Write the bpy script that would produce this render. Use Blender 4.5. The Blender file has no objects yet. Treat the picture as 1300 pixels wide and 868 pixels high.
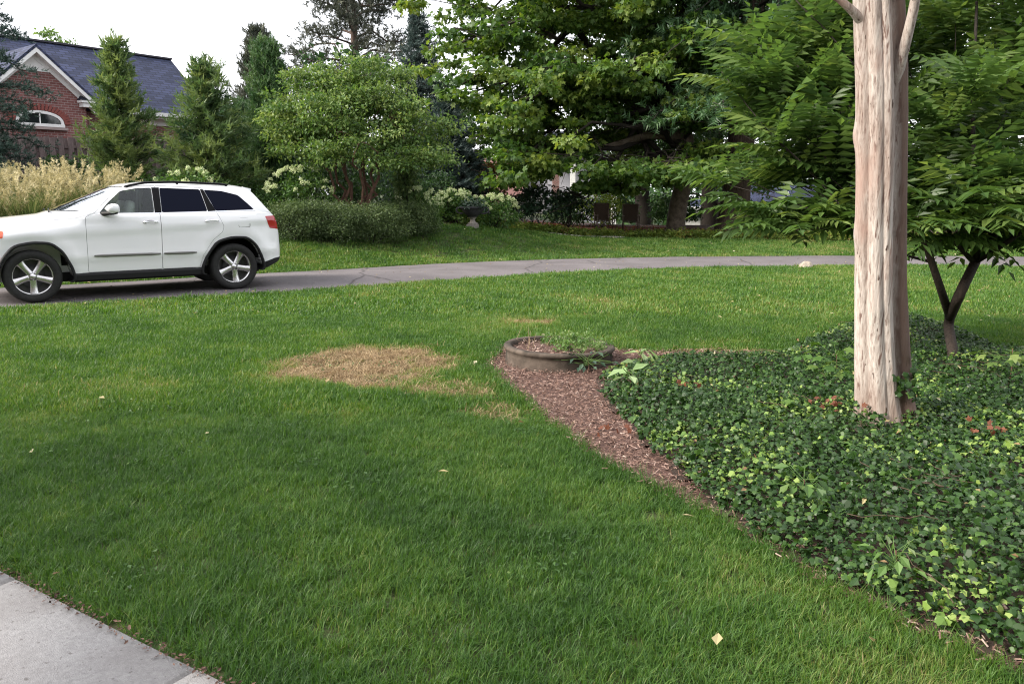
import bpy, bmesh, math, random
import numpy as np
from mathutils import Vector, Matrix

rng = np.random.default_rng(11)
random.seed(5)
scene = bpy.context.scene
COL = scene.collection

# ------------------------------------------------------------------ camera
PITCH = math.atan(0.187)
CAM = np.array([0.0, 0.0, 1.6])
cd = bpy.data.cameras.new("camera")
cd.sensor_fit = 'HORIZONTAL'; cd.sensor_width = 36.0; cd.lens = 36.0 * 1000 / 1300
cd.clip_start = 0.05; cd.clip_end = 1500
cam = bpy.data.objects.new("camera", cd); COL.objects.link(cam)
cam.location = CAM; cam.rotation_euler = (math.pi / 2 - PITCH, 0, 0)
scene.camera = cam

# ------------------------------------------------------------------ light
SUN_EL, SUN_AZ = math.radians(33), math.radians(-108)     # azimuth clockwise from +Y: left and a little behind the viewer
world = bpy.data.worlds.new("World"); scene.world = world
world.use_nodes = True
wn, wl = world.node_tree.nodes, world.node_tree.links
wn.clear()
sky = wn.new('ShaderNodeTexSky'); sky.sky_type = 'NISHITA'; sky.sun_disc = False
sky.sun_elevation = SUN_EL; sky.sun_rotation = SUN_AZ
sky.air_density = 1.0; sky.dust_density = 4.0; sky.ozone_density = 1.0; sky.altitude = 100
wmix = wn.new('ShaderNodeMixRGB'); wmix.inputs[0].default_value = 0.72
wmix.inputs[2].default_value = (12.0, 12.0, 12.4, 1)           # thin bright overcast in front of the blue
bg = wn.new('ShaderNodeBackground'); bg.inputs[1].default_value = 0.075
wo = wn.new('ShaderNodeOutputWorld')
wl.new(sky.outputs[0], wmix.inputs[1]); wl.new(wmix.outputs[0], bg.inputs[0]); wl.new(bg.outputs[0], wo.inputs[0])
sl = bpy.data.lights.new("sun", 'SUN'); sl.energy = 3.3; sl.angle = math.radians(26); sl.color = (1.0, 0.93, 0.82)
sun = bpy.data.objects.new("sun", sl); COL.objects.link(sun)
sdir = Vector((math.sin(SUN_AZ) * math.cos(SUN_EL), math.cos(SUN_AZ) * math.cos(SUN_EL), math.sin(SUN_EL)))
sun.rotation_euler = sdir.to_track_quat('Z', 'Y').to_euler()
sun.location = sdir * 40
vs = scene.view_settings
scene.display_settings.display_device = 'sRGB'
vs.view_transform = 'Standard'; vs.look = 'None'; vs.gamma = 1.0; vs.use_curve_mapping = False
vs.exposure = 1.38

scene.cycles.max_bounces = 6
scene.cycles.transparent_max_bounces = 8
scene.cycles.use_adaptive_sampling = False
scene.cycles.use_denoising = True
scene.cycles.denoiser = 'OPENIMAGEDENOISE'
scene.cycles.denoising_input_passes = 'RGB_ALBEDO_NORMAL'
scene.cycles.denoising_prefilter = 'NONE'
scene.cycles.filter_width = 1.15
scene.cycles.sample_clamp_indirect = 4.0

# ------------------------------------------------------------------ helpers: numbers
CT, ST = math.cos(PITCH), math.sin(PITCH)
def at(px, py, y):
    "the point of the place at distance y that lies at this spot of the photograph"
    r, u = (px - 650) / 1000, (434 - py) / 1000
    d = np.array([r, CT + u * ST, -ST + u * CT])
    return CAM + d * (y / d[1])
def gp(px, py, z=0.0):
    r, u = (px - 650) / 1000, (434 - py) / 1000
    d = np.array([r, CT + u * ST, -ST + u * CT])
    return (CAM + d * ((z - 1.6) / d[2]))[:2]
def sstep(a, b, x):
    t = np.clip((np.asarray(x, float) - a) / (b - a), 0, 1)
    return t * t * (3 - 2 * t)
_H = np.random.default_rng(3).random((256, 256))
def vnoise(x, y, s=1.0, o=0):
    x = np.asarray(x, float) * s + 37.1 * o + 500; y = np.asarray(y, float) * s + 11.7 * o + 500
    i, j = np.floor(x).astype(int), np.floor(y).astype(int)
    fx, fy = x - i, y - j
    fx, fy = fx * fx * (3 - 2 * fx), fy * fy * (3 - 2 * fy)
    g = lambda a, b: _H[a % 256, b % 256]
    return (g(i, j) * (1 - fx) + g(i + 1, j) * fx) * (1 - fy) + (g(i, j + 1) * (1 - fx) + g(i + 1, j + 1) * fx) * fy
def fbm(x, y, s=1.0, o=0, n=3):
    t, a, w = 0, 1.0, 0
    for k in range(n):
        t = t + a * vnoise(x, y, s * 2 ** k, o + k * 7); w += a; a *= 0.55
    return t / w
def inpoly(P, poly):
    poly = np.asarray(poly, float); x, y = P[:, 0], P[:, 1]
    c = np.zeros(len(P), bool); j = len(poly) - 1
    for i in range(len(poly)):
        xi, yi, xj, yj = *poly[i], *poly[j]
        m = ((yi > y) != (yj > y)) & (x < (xj - xi) * (y - yi) / (yj - yi + 1e-12) + xi)
        c ^= m; j = i
    return c
def unit(v):
    v = np.asarray(v, float)
    return v / np.maximum(np.linalg.norm(v, axis=-1, keepdims=True), 1e-9)
def smooth_path(pts, n):
    p = np.asarray(pts, float); q = np.vstack([2 * p[0] - p[1], p, 2 * p[-1] - p[-2]])
    out = []
    for t in np.linspace(0, len(p) - 1, n):
        i = min(int(t), len(p) - 2); f = t - i
        a, b, c, d = q[i:i + 4]
        out.append(0.5 * ((2 * b) + (c - a) * f + (2 * a - 5 * b + 4 * c - d) * f * f + (3 * b - a - 3 * c + d) * f ** 3))
    return np.array(out)

# ------------------------------------------------------------------ helpers: meshes
def mesh_of(name, V, Fs, mats=(), smooth=True, attrs=None, mat_idx=None):
    V = np.asarray(V, np.float32).reshape(-1, 3)
    Fs = [np.asarray(f, np.int32) for f in Fs if len(f)]
    me = bpy.data.meshes.new(name)
    me.vertices.add(len(V)); me.vertices.foreach_set('co', V.ravel())
    if Fs:
        loops = np.concatenate([f.ravel() for f in Fs])
        tot = np.concatenate([np.full(len(f), f.shape[1], np.int32) for f in Fs])
        st = np.concatenate([[0], np.cumsum(tot)[:-1]]).astype(np.int32)
        me.loops.add(len(loops)); me.loops.foreach_set('vertex_index', loops)
        me.polygons.add(len(tot)); me.polygons.foreach_set('loop_start', st); me.polygons.foreach_set('loop_total', tot)
        if mat_idx is not None: me.polygons.foreach_set('material_index', np.asarray(mat_idx, np.int32))
        me.polygons.foreach_set('use_smooth', np.full(len(tot), smooth))
    for m in mats: me.materials.append(m)
    for k, a in (attrs or {}).items():
        a = np.asarray(a)
        ty = 'FLOAT_VECTOR' if a.ndim == 2 else ('INT' if a.dtype.kind == 'i' else 'FLOAT')
        at_ = me.attributes.new(k, ty, 'POINT')
        at_.data.foreach_set('vector' if a.ndim == 2 else 'value', a.astype(np.int32 if ty == 'INT' else np.float32).ravel())
    me.update(calc_edges=True)
    return me
def link(name, me, parent=None, loc=(0, 0, 0), rot=(0, 0, 0), kind=None, label=None):
    o = bpy.data.objects.new(name, me); COL.objects.link(o)
    o.location = loc; o.rotation_euler = rot
    if parent is not None: o.parent = parent
    if kind: o['kind'] = kind
    if label: o['label'] = label
    return o
def thing(name, label, cat, loc=(0, 0, 0), rz=0.0, group=None):
    o = bpy.data.objects.new(name, None); COL.objects.link(o)
    o.empty_display_size = 0.2
    o.location = tuple(map(float, loc)); o.rotation_euler = (0, 0, rz)
    o['label'] = label; o['category'] = cat
    if group: o['group'] = group
    return o
def tag(o, label, cat, group=None, kind=None):
    o['label'] = label; o['category'] = cat
    if group: o['group'] = group
    if kind: o['kind'] = kind
    return o

class MB:
    "collects pieces of one mesh"
    def __init__(s): s.V, s.F, s.T, s.n = [], [], [], 0
    def add(s, V, Fs, tone=None):
        V = np.asarray(V, float).reshape(-1, 3)
        for f in Fs:
            f = np.asarray(f)
            if len(f): s.F.append(f + s.n)
        s.V.append(V); s.T.append(np.full(len(V), 0.5) if tone is None else np.broadcast_to(np.asarray(tone, float), (len(V),)))
        s.n += len(V); return s
    def box(s, c, size, rz=0.0, tilt=None):
        hx, hy, hz = np.asarray(size) / 2
        v = np.array([[x, y, z] for z in (-hz, hz) for y in (-hy, hy) for x in (-hx, hx)])
        if tilt is not None: v = v @ np.asarray(Matrix.Rotation(tilt, 3, 'X')).T
        R = np.array([[math.cos(rz), -math.sin(rz), 0], [math.sin(rz), math.cos(rz), 0], [0, 0, 1]])
        return s.add(v @ R.T + np.asarray(c), [np.array([[0, 2, 3, 1], [4, 5, 7, 6], [0, 1, 5, 4], [2, 6, 7, 3], [0, 4, 6, 2], [1, 3, 7, 5]])])
    def tube(s, pts, r, n=8, tone=None, cap=True):
        V, F = tube(pts, r, n, cap); return s.add(V, F, tone)
    def lathe(s, prof, n=32, c=(0, 0, 0), axis='Z'):
        prof = np.asarray(prof, float); a = np.linspace(0, 2 * np.pi, n, endpoint=False)
        V = np.stack([np.outer(prof[:, 0], np.cos(a)), np.outer(prof[:, 0], np.sin(a)), np.repeat(prof[:, 1:2], n, 1)], -1).reshape(-1, 3)
        if axis == 'Y': V = V[:, [0, 2, 1]] * np.array([1, 1, -1])
        m = len(prof); i, j = np.meshgrid(np.arange(m - 1), np.arange(n), indexing='ij')
        a0 = i * n + j; a1 = i * n + (j + 1) % n
        return s.add(V + np.asarray(c), [np.stack([a0, a1, a1 + n, a0 + n], -1).reshape(-1, 4)])
    def mesh(s, name, mats, smooth=True):
        if not isinstance(mats, (list, tuple)): mats = [mats]
        return mesh_of(name, np.concatenate(s.V), s.F, mats, smooth, {'tone': np.concatenate(s.T)})
    def build(s, name, mats, parent=None, smooth=True, **k):
        return link(name, s.mesh(name, mats, smooth), parent, **k)

def tube(pts, r, n=8, cap=True):
    P = np.asarray(pts, float); m = len(P); r = np.broadcast_to(np.asarray(r, float), (m,))
    T = np.gradient(P, axis=0); T = unit(T)
    up = np.array([0, 0, 1.0]) if abs(T[0][2]) < 0.9 else np.array([1.0, 0, 0])
    X = unit(np.cross(T, up)); bad = np.linalg.norm(np.cross(T, up), axis=1) < 0.05
    X[bad] = [1, 0, 0]
    for i in range(1, m):
        if X[i] @ X[i - 1] < 0: X[i] = -X[i]
        X[i] = X[i] - T[i] * (X[i] @ T[i])
    X = unit(X); Y = np.cross(T, X)
    a = np.linspace(0, 2 * np.pi, n, endpoint=False)
    V = P[:, None] + r[:, None, None] * (np.cos(a)[None, :, None] * X[:, None] + np.sin(a)[None, :, None] * Y[:, None])
    i, j = np.meshgrid(np.arange(m - 1), np.arange(n), indexing='ij')
    a0 = i * n + j; a1 = i * n + (j + 1) % n
    F = [np.stack([a0, a1, a1 + n, a0 + n], -1).reshape(-1, 4)]
    if cap: F += [np.arange(n)[None, ::-1], (np.arange(n) + (m - 1) * n)[None]]
    return V.reshape(-1, 3), F
def dup(o, parent=None, loc=None, rot=None, scale=None):
    c = o.copy(); COL.objects.link(c)
    if parent is not None: c.parent = parent
    if loc is not None: c.location = loc
    if rot is not None: c.rotation_euler = rot
    if scale is not None: c.scale = scale
    return c

# ------------------------------------------------------------------ helpers: leaves
def tpl(V, F): return np.asarray(V, float), np.asarray(F)
LEAF = tpl([[0, 0, 0], [.27, .42, .07], [0, 1, -.06], [-.27, .42, .07]], [[0, 1, 2], [0, 2, 3]])
LEAFLET = tpl([[0, 0, 0], [.19, .36, .05], [0, 1, -.12], [-.19, .36, .05]], [[0, 1, 2], [0, 2, 3]])
MAPLE = tpl([[0, 0, 0], [.34, .12, .03], [.3, .3, .05], [.52, .62, -.03], [.2, .6, .04], [0, 1, -.08], [-.2, .6, .04], [-.52, .62, -.03], [-.3, .3, .05], [-.34, .12, .03]],
            [[0, 1, 2], [0, 2, 4], [2, 3, 4], [0, 4, 6], [4, 5, 6], [0, 6, 8], [6, 7, 8], [0, 8, 9]])
IVY = tpl([[0, 0, .03], [.40, -.10, -.06], [.42, .2, .03], [.56, .40, -.08], [.33, .58, .03], [0, .95, -.14], [-.33, .58, .03], [-.56, .40, -.08], [-.42, .2, .03], [-.40, -.10, -.06]],
          [[0, 1, 2], [0, 2, 4], [2, 3, 4], [0, 4, 6], [4, 5, 6], [0, 6, 8], [6, 7, 8], [0, 8, 9]])
def _spray(n, spread, w, seed, lean=0.6):
    r = np.random.default_rng(seed); V, F = [], []
    for k in range(n):
        t = k / n * 0.7; a = r.uniform(0, 2 * np.pi)
        b = np.array([0, t, 0]); d = unit(np.array([math.cos(a) * spread, lean, math.sin(a) * spread])) * r.uniform(.3, .5) * (1.15 - .4 * t)
        s = unit(np.cross(d, r.normal(size=3))) * w
        i = len(V); V += [b - s, b + s, b + d]; F.append([i, i + 1, i + 2])
    return tpl(V, F)
SPRAY = _spray(13, .55, .045, 4)
SPRAYFLAT = _spray(13, .8, .05, 9, .5)

def scatter(P, D, N, S, tp):
    tv, tf = tp; n, k = len(P), len(tv)
    Y = unit(D); X = np.cross(Y, N); l = np.linalg.norm(X, axis=1) < 1e-3
    if l.any(): X[l] = np.cross(Y[l], [0.3, 0.5, 0.8])
    X = unit(X); Z = np.cross(X, Y)
    S = np.broadcast_to(np.asarray(S, float), (n,))
    V = P[:, None] + S[:, None, None] * (tv[None, :, 0:1] * X[:, None] + tv[None, :, 1:2] * Y[:, None] + tv[None, :, 2:3] * Z[:, None])
    F = (tf[None] + (np.arange(n) * k)[:, None, None]).reshape(-1, tf.shape[1])
    return V.reshape(-1, 3), F
def leafmesh(name, P, D, N, S, tp, tone, mat):
    V, F = scatter(P, D, N, S, tp)
    return mesh_of(name, V, [F], [mat], False, {'tone': np.repeat(np.clip(tone, 0, 1), len(tp[0]))})
def rnd(n, k=3): return rng.normal(size=(n, k))

# ------------------------------------------------------------------ helpers: materials
def new_mat(name):
    m = bpy.data.materials.new(name); m.use_nodes = True
    nt = m.node_tree; nt.nodes.clear()
    out = nt.nodes.new('ShaderNodeOutputMaterial'); b = nt.nodes.new('ShaderNodeBsdfPrincipled')
    nt.links.new(b.outputs[0], out.inputs[0])
    return m, nt, b, out
def c4(c): return (c[0], c[1], c[2], 1.0)
def simple(name, col, rough=0.6, metal=0.0, coat=0.0, emit=None, spec=0.5):
    m, nt, b, o = new_mat(name)
    b.inputs['Base Color'].default_value = c4(col); b.inputs['Roughness'].default_value = rough
    b.inputs['Metallic'].default_value = metal; b.inputs['Coat Weight'].default_value = coat
    b.inputs['Specular IOR Level'].default_value = spec
    return m
def ramp(nt, stops):
    r = nt.nodes.new('ShaderNodeValToRGB'); e = r.color_ramp.elements
    while len(e) < len(stops): e.new(0.5)
    for k, (p, c) in enumerate(stops): e[k].position = p; e[k].color = c4(c)
    return r
def noisy(name, stops, scale=5.0, stretch=(1, 1, 1), rough=0.85, bump=0.3, bscale=None, detail=8, dist=0.02, spec=0.3, second=None):
    m, nt, b, o = new_mat(name)
    tc = nt.nodes.new('ShaderNodeTexCoord'); mp = nt.nodes.new('ShaderNodeMapping'); mp.inputs['Scale'].default_value = stretch
    n = nt.nodes.new('ShaderNodeTexNoise'); n.inputs['Scale'].default_value = scale; n.inputs['Detail'].default_value = detail; n.inputs['Roughness'].default_value = 0.65
    nt.links.new(tc.outputs['Object'], mp.inputs[0]); nt.links.new(mp.outputs[0], n.inputs['Vector'])
    r = ramp(nt, stops); nt.links.new(n.outputs['Fac'], r.inputs[0])
    col = r.outputs[0]
    if second:
        sc2, c2, lo, hi, amt = second
        n2 = nt.nodes.new('ShaderNodeTexNoise'); n2.inputs['Scale'].default_value = sc2; n2.inputs['Detail'].default_value = 5
        nt.links.new(tc.outputs['Object'], n2.inputs['Vector'])
        r2 = ramp(nt, [(lo, (0, 0, 0)), (hi, (amt, amt, amt))]); nt.links.new(n2.outputs['Fac'], r2.inputs[0])
        mx = nt.nodes.new('ShaderNodeMixRGB'); mx.inputs[2].default_value = c4(c2)
        nt.links.new(r2.outputs[0], mx.inputs[0]); nt.links.new(col, mx.inputs[1]); col = mx.outputs[0]
    nt.links.new(col, b.inputs['Base Color'])
    b.inputs['Roughness'].default_value = rough; b.inputs['Specular IOR Level'].default_value = spec
    if bump:
        nb = n
        if bscale:
            nb = nt.nodes.new('ShaderNodeTexNoise'); nb.inputs['Scale'].default_value = bscale; nb.inputs['Detail'].default_value = 8
            nt.links.new(mp.outputs[0], nb.inputs['Vector'])
        bp = nt.nodes.new('ShaderNodeBump'); bp.inputs['Strength'].default_value = bump; bp.inputs['Distance'].default_value = dist
        nt.links.new(nb.outputs['Fac'], bp.inputs['Height']); nt.links.new(bp.outputs[0], b.inputs['Normal'])
    return m
def leafmat(name, stops, rough=0.5, trans=0.35, tcol=None, attr='tone', inst=False, spec=0.4, blade=False):
    m, nt, b, o = new_mat(name)
    a = nt.nodes.new('ShaderNodeAttribute'); a.attribute_name = attr; a.attribute_type = 'INSTANCER' if inst else 'GEOMETRY'
    fac = a.outputs['Fac']
    if blade:
        a2 = nt.nodes.new('ShaderNodeAttribute'); a2.attribute_name = 'bt'; a2.attribute_type = 'GEOMETRY'
        ad = nt.nodes.new('ShaderNodeMath'); ad.operation = 'ADD'; nt.links.new(fac, ad.inputs[0]); nt.links.new(a2.outputs['Fac'], ad.inputs[1]); fac = ad.outputs[0]
    r = ramp(nt, stops); nt.links.new(fac, r.inputs[0])
    nt.links.new(r.outputs[0], b.inputs['Base Color']); b.inputs['Roughness'].default_value = rough; b.inputs['Specular IOR Level'].default_value = spec
    t = nt.nodes.new('ShaderNodeBsdfTranslucent'); hs = nt.nodes.new('ShaderNodeHueSaturation')
    hs.inputs['Hue'].default_value = 0.485; hs.inputs['Saturation'].default_value = 1.15; hs.inputs['Value'].default_value = 1.5
    nt.links.new(r.outputs[0], hs.inputs['Color']); nt.links.new(hs.outputs[0], t.inputs['Color'])
    mx = nt.nodes.new('ShaderNodeMixShader'); mx.inputs[0].default_value = trans
    nt.links.new(b.outputs[0], mx.inputs[1]); nt.links.new(t.outputs[0], mx.inputs[2]); nt.links.new(mx.outputs[0], o.inputs[0])
    return m

M = {}
M['soil'] = noisy('dark_soil', [(.3, (.018, .012, .009)), (.7, (.06, .04, .03))], 14, bump=.6, dist=.03)
M['lawn_soil'] = noisy('lawn_thatch', [(.3, (.02, .03, .008)), (.65, (.06, .075, .025))], 18, bump=.5, dist=.03)
M['mulch'] = noisy('mulch_base', [(.3, (.05, .028, .022)), (.7, (.15, .085, .07))], 22, bump=.8, dist=.02)
M['asphalt'] = noisy('asphalt', [(.3, (.085, .076, .08)), (.7, (.20, .18, .188))], 130, bump=.7, dist=.008, rough=.95, second=(.9, (.085, .077, .08), .38, .7, .75))
def cracked(m, scale, width, col, amt, blotch=None):
    nt = m.node_tree; b = next(n for n in nt.nodes if n.type == 'BSDF_PRINCIPLED'); lk = b.inputs['Base Color'].links[0]; src = lk.from_socket
    tc = nt.nodes.new('ShaderNodeTexCoord'); nz = nt.nodes.new('ShaderNodeTexNoise'); nz.inputs['Scale'].default_value = scale * 2.5; nz.inputs['Detail'].default_value = 6
    nt.links.new(tc.outputs['Object'], nz.inputs['Vector']); mxv = nt.nodes.new('ShaderNodeMixRGB'); mxv.inputs[0].default_value = .22; nt.links.new(tc.outputs['Object'], mxv.inputs[1]); nt.links.new(nz.outputs['Color'], mxv.inputs[2])
    vo = nt.nodes.new('ShaderNodeTexVoronoi'); vo.feature = 'DISTANCE_TO_EDGE'; vo.inputs['Scale'].default_value = scale; nt.links.new(mxv.outputs[0], vo.inputs['Vector'])
    r = ramp(nt, [(0, (amt, amt, amt)), (width, (0, 0, 0))]); nt.links.new(vo.outputs['Distance'], r.inputs[0])
    mx = nt.nodes.new('ShaderNodeMixRGB'); mx.inputs[2].default_value = c4(col); nt.links.new(r.outputs[0], mx.inputs[0]); nt.links.new(src, mx.inputs[1]); out = mx.outputs[0]
    if blotch:
        n2 = nt.nodes.new('ShaderNodeTexNoise'); n2.inputs['Scale'].default_value = blotch[0]; n2.inputs['Detail'].default_value = 4; nt.links.new(tc.outputs['Object'], n2.inputs['Vector'])
        r2 = ramp(nt, [(blotch[1], (0, 0, 0)), (blotch[2], (blotch[4],) * 3)]); nt.links.new(n2.outputs['Fac'], r2.inputs[0])
        m2 = nt.nodes.new('ShaderNodeMixRGB'); m2.inputs[2].default_value = c4(blotch[3]); nt.links.new(r2.outputs[0], m2.inputs[0]); nt.links.new(out, m2.inputs[1]); out = m2.outputs[0]
    nt.links.new(out, b.inputs['Base Color']); return m
cracked(M['asphalt'], .45, .012, (.03, .027, .028), .75, (30, .66, .72, (.36, .31, .24), .6))
M['concrete'] = noisy('sidewalk_concrete', [(.3, (.32, .305, .30)), (.7, (.46, .44, .43))], 60, bump=.6, bscale=220, dist=.004, rough=.95, second=(3.5, (.25, .225, .215), .4, .75, .6))
cracked(M['concrete'], .8, .006, (.12, .11, .10), .0, (45, .64, .70, (.16, .145, .135), .7))
M['ring'] = noisy('weathered_ring_concrete', [(.3, (.05, .038, .03)), (.7, (.125, .098, .08))], 9, bump=.4, bscale=70, dist=.006, rough=.92, second=(5, (.022, .019, .014), .45, .62, .8))
M['bark_white'] = None
M['bark_dark'] = noisy('dark_bark', [(.3, (.011, .009, .008)), (.7, (.042, .033, .027))], 9, (5, 5, 1), bump=.8, dist=.02)
M['bark_brown'] = noisy('ridged_brown_bark', [(.3, (.03, .02, .016)), (.7, (.13, .09, .072))], 4, (5, 5, .8), bump=.9, dist=.06)
M['bark_fork'] = noisy('brown_grey_bark', [(.3, (.016, .012, .010)), (.7, (.06, .044, .035))], 9, (5, 5, 1), bump=.8, dist=.015)
M['bark_red'] = noisy('cinnamon_bark', [(.3, (.065, .034, .025)), (.7, (.16, .09, .065))], 6, (3, 3, 1), bump=.4)
M['bark_limb'] = noisy('grey_limb_bark', [(.3, (.06, .045, .035)), (.7, (.2, .155, .12))], 8, (1, 1, 1), bump=.6)

# leaf colours (dark .. light by each leaf's own tone)
M['l_maple'] = leafmat('maple_leaf', [(0, (.03, .075, .016)), (.5, (.085, .155, .032)), (1, (.21, .275, .06))], trans=.42)
M['l_dark'] = leafmat('dark_woods_leaf', [(0, (.016, .042, .014)), (.6, (.04, .09, .026)), (1, (.085, .15, .04))], trans=.33)
M['l_sumac'] = leafmat('compound_leaf', [(0, (.032, .072, .022)), (.5, (.082, .148, .038)), (1, (.19, .26, .07))], trans=.45, rough=.42)
M['l_crape'] = leafmat('crape_leaf', [(0, (.045, .10, .024)), (.5, (.105, .18, .046)), (1, (.22, .285, .09))], trans=.4)
M['l_ivy'] = leafmat('ivy_leaf', [(0, (.009, .027, .007)), (.5, (.026, .066, .013)), (.72, (.065, .13, .024)), (.85, (.13, .22, .04)), (1, (.24, .32, .085))], rough=.45, trans=.18, spec=.35)
M['l_box'] = leafmat('barberry_hedge_leaf', [(0, (.028, .05, .018)), (.5, (.07, .112, .036)), (1, (.145, .20, .07))], trans=.25)
M['l_hyd'] = leafmat('hydrangea_leaf', [(0, (.03, .075, .016)), (.5, (.065, .14, .03)), (1, (.13, .2, .05))], trans=.35)
M['l_rhodo'] = leafmat('leathery_leaf', [(0, (.010, .028, .014)), (.6, (.022, .055, .026)), (1, (.05, .09, .045))], trans=.12, rough=.35, spec=.5)
M['l_crypto'] = leafmat('cryptomeria_needle', [(0, (.032, .07, .03)), (.5, (.085, .145, .05)), (1, (.20, .26, .085))], trans=.35)
M['l_arbor'] = leafmat('arborvitae_needle', [(0, (.022, .055, .022)), (.5, (.05, .11, .038)), (1, (.10, .17, .055))], trans=.25)
M['l_spruce'] = leafmat('blue_spruce_needle', [(0, (.03, .05, .045)), (.5, (.06, .09, .085)), (1, (.13, .165, .155))], trans=.15)
M['l_pine'] = leafmat('grey_pine_needle', [(0, (.03, .04, .03)), (.5, (.06, .07, .05)), (1, (.12, .125, .085))], trans=.2)
M['l_cedar'] = leafmat('blue_cedar_needle', [(0, (.016, .04, .032)), (.5, (.035, .07, .055)), (1, (.075, .12, .095))], trans=.15)
M['l_jap'] = leafmat('orange_maple_leaf', [(0, (.10, .05, .02)), (.5, (.22, .10, .035)), (1, (.30, .2, .06))], trans=.45)
M['l_weed'] = leafmat('weed_leaf', [(0, (.06, .13, .03)), (.6, (.13, .23, .06)), (1, (.30, .36, .18))], trans=.35)
M['l_poke'] = leafmat('pale_broad_leaf', [(0, (.2, .33, .12)), (1, (.36, .46, .24))], trans=.4)
M['l_border'] = leafmat('border_leaf', [(0, (.07, .12, .022)), (.6, (.21, .29, .055)), (.9, (.30, .32, .08)), (1, (.32, .20, .07))], trans=.35)
M['l_miscan'] = leafmat('silver_grass_blade', [(0, (.05, .09, .03)), (.6, (.12, .16, .06)), (1, (.30, .28, .13))], trans=.3)
M['l_plume'] = leafmat('silver_grass_plume', [(0, (.20, .19, .09)), (.6, (.38, .345, .19)), (1, (.56, .52, .35))], trans=.4, rough=.7)
M['l_flower'] = leafmat('hydrangea_petal', [(0, (.28, .40, .16)), (.6, (.48, .55, .30)), (1, (.66, .68, .48))], trans=.3)
M['l_grass'] = leafmat('lawn_blade', [(0, (.028, .072, .016)), (.35, (.056, .135, .023)), (.6, (.100, .190, .033)), (.82, (.185, .235, .062)), (1, (.31, .255, .12))], trans=.35, rough=.5, inst=True, blade=True, spec=.35)
M['l_straw'] = leafmat('straw', [(0, (.15, .10, .055)), (.5, (.32, .235, .135)), (1, (.48, .38, .24))], trans=.2, rough=.8, inst=True, blade=True, spec=.2)
M['l_litter'] = leafmat('fallen_leaf', [(0, (.09, .055, .032)), (.4, (.22, .14, .07)), (.7, (.38, .32, .16)), (1, (.52, .48, .34))], trans=.2, rough=.8)
M['chip'] = leafmat('mulch_chip', [(0, (.055, .033, .026)), (.5, (.185, .112, .088)), (.85, (.31, .215, .18)), (1, (.46, .36, .31))], trans=0, rough=.9, spec=.2)
M['l_red'] = leafmat('russet_leaf', [(0, (.10, .032, .018)), (1, (.22, .085, .045))], trans=.25, rough=.7)

# ------------------------------------------------------------------ terrain
FAR_EDGE = np.array([(-40, -7.5), (-20, 5.7), (-12, 11.3), (-8, 14.1), (-4.96, 16.26), (-3.46, 17.32), (-1.66, 18.52), (0.5, 19.5), (3, 20.25), (6, 20.75), (9, 20.95), (13, 20.6), (20, 19.2), (40, 13)])
NEAR_EDGE = np.array([(-40, -11.5), (-20, 1.9), (-12, 7.6), (-7.3, 11.1), (-5.54, 12.0), (-3.78, 13.0), (-2.12, 14.1), (-.16, 15.45), (1.99, 16.55), (4.33, 17.35), (7.78, 17.9), (11.14, 17.6), (14, 16.9), (20, 15), (40, 8.5)])
def zt(x, y):
    x = np.asarray(x, float); y = np.asarray(y, float)
    s = (y - np.interp(x, FAR_EDGE[:, 0], FAR_EDGE[:, 1])) * .8
    A = .15 + .63 * sstep(3, -2.6, x)
    z = A * sstep(-.1, 3.9, s)
    z = z + .75 * sstep(-6, -11, x) * sstep(2.5, 8.5, s)
    z = z + .18 * sstep(-1, 2, x) * sstep(6.5, 10, s)
    z = z - 2.6 * sstep(3, 9, x) * sstep(33, 44, y)
    bump = .03 * (fbm(x, y, .5, 2) - .5) * sstep(2.0, 5, np.hypot(x + 1.5, y - 2))
    return z + bump
def ground_grid(xs, ys, inside=None, dz=0.0):
    X, Y = np.meshgrid(xs, ys, indexing='ij'); V = np.stack([X, Y, zt(X, Y) + dz], -1).reshape(-1, 3)
    n = len(ys); i, j = np.meshgrid(np.arange(len(xs) - 1), np.arange(n - 1), indexing='ij')
    a = (i * n + j).ravel(); F = np.stack([a, a + n, a + n + 1, a + 1], -1)
    return V, F
def nonuni(a, b, c, d, fine, coarse):
    return np.concatenate([np.linspace(a, b, coarse)[:-1], np.linspace(b, c, fine), np.linspace(c, d, coarse)[1:]])
V, F = ground_grid(nonuni(-900, -32, 34, 900, 190, 14), nonuni(-500, -9, 60, 900, 200, 14))
link('ground', mesh_of('ground', V, [F], [M['lawn_soil']]), kind='structure')

# driveway: a sheet between its two edges
us = np.linspace(-40, 40, 260)
def drive_near(x): return np.interp(x, NEAR_EDGE[:, 0], NEAR_EDGE[:, 1])
def drive_far(x): return np.interp(x, FAR_EDGE[:, 0], FAR_EDGE[:, 1])
ker = np.ones(9) / 9
yn = np.convolve(np.pad(drive_near(us), 4, 'edge'), ker, 'valid'); yf = np.convolve(np.pad(drive_far(us), 4, 'edge'), ker, 'valid')
yn = yn + .05 * (fbm(us, us * 0, 1.4, 4) - .5); yf = yf + .08 * (fbm(us, us * 0, 1.4, 8) - .5)
ws = np.linspace(0, 1, 9)
Y = yn[:, None] * (1 - ws) + yf[:, None] * ws; X = np.repeat(us[:, None], 9, 1)
Z = zt(X, Y) + .012 + .03 * (1 - (2 * ws - 1) ** 2)[None]
i, j = np.meshgrid(np.arange(len(us) - 1), np.arange(8), indexing='ij'); a = (i * 9 + j).ravel()
link('driveway', mesh_of('driveway', np.stack([X, Y, Z], -1).reshape(-1, 3), [np.stack([a, a + 9, a + 10, a + 1], -1)], [M['asphalt']]), kind='structure')

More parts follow.
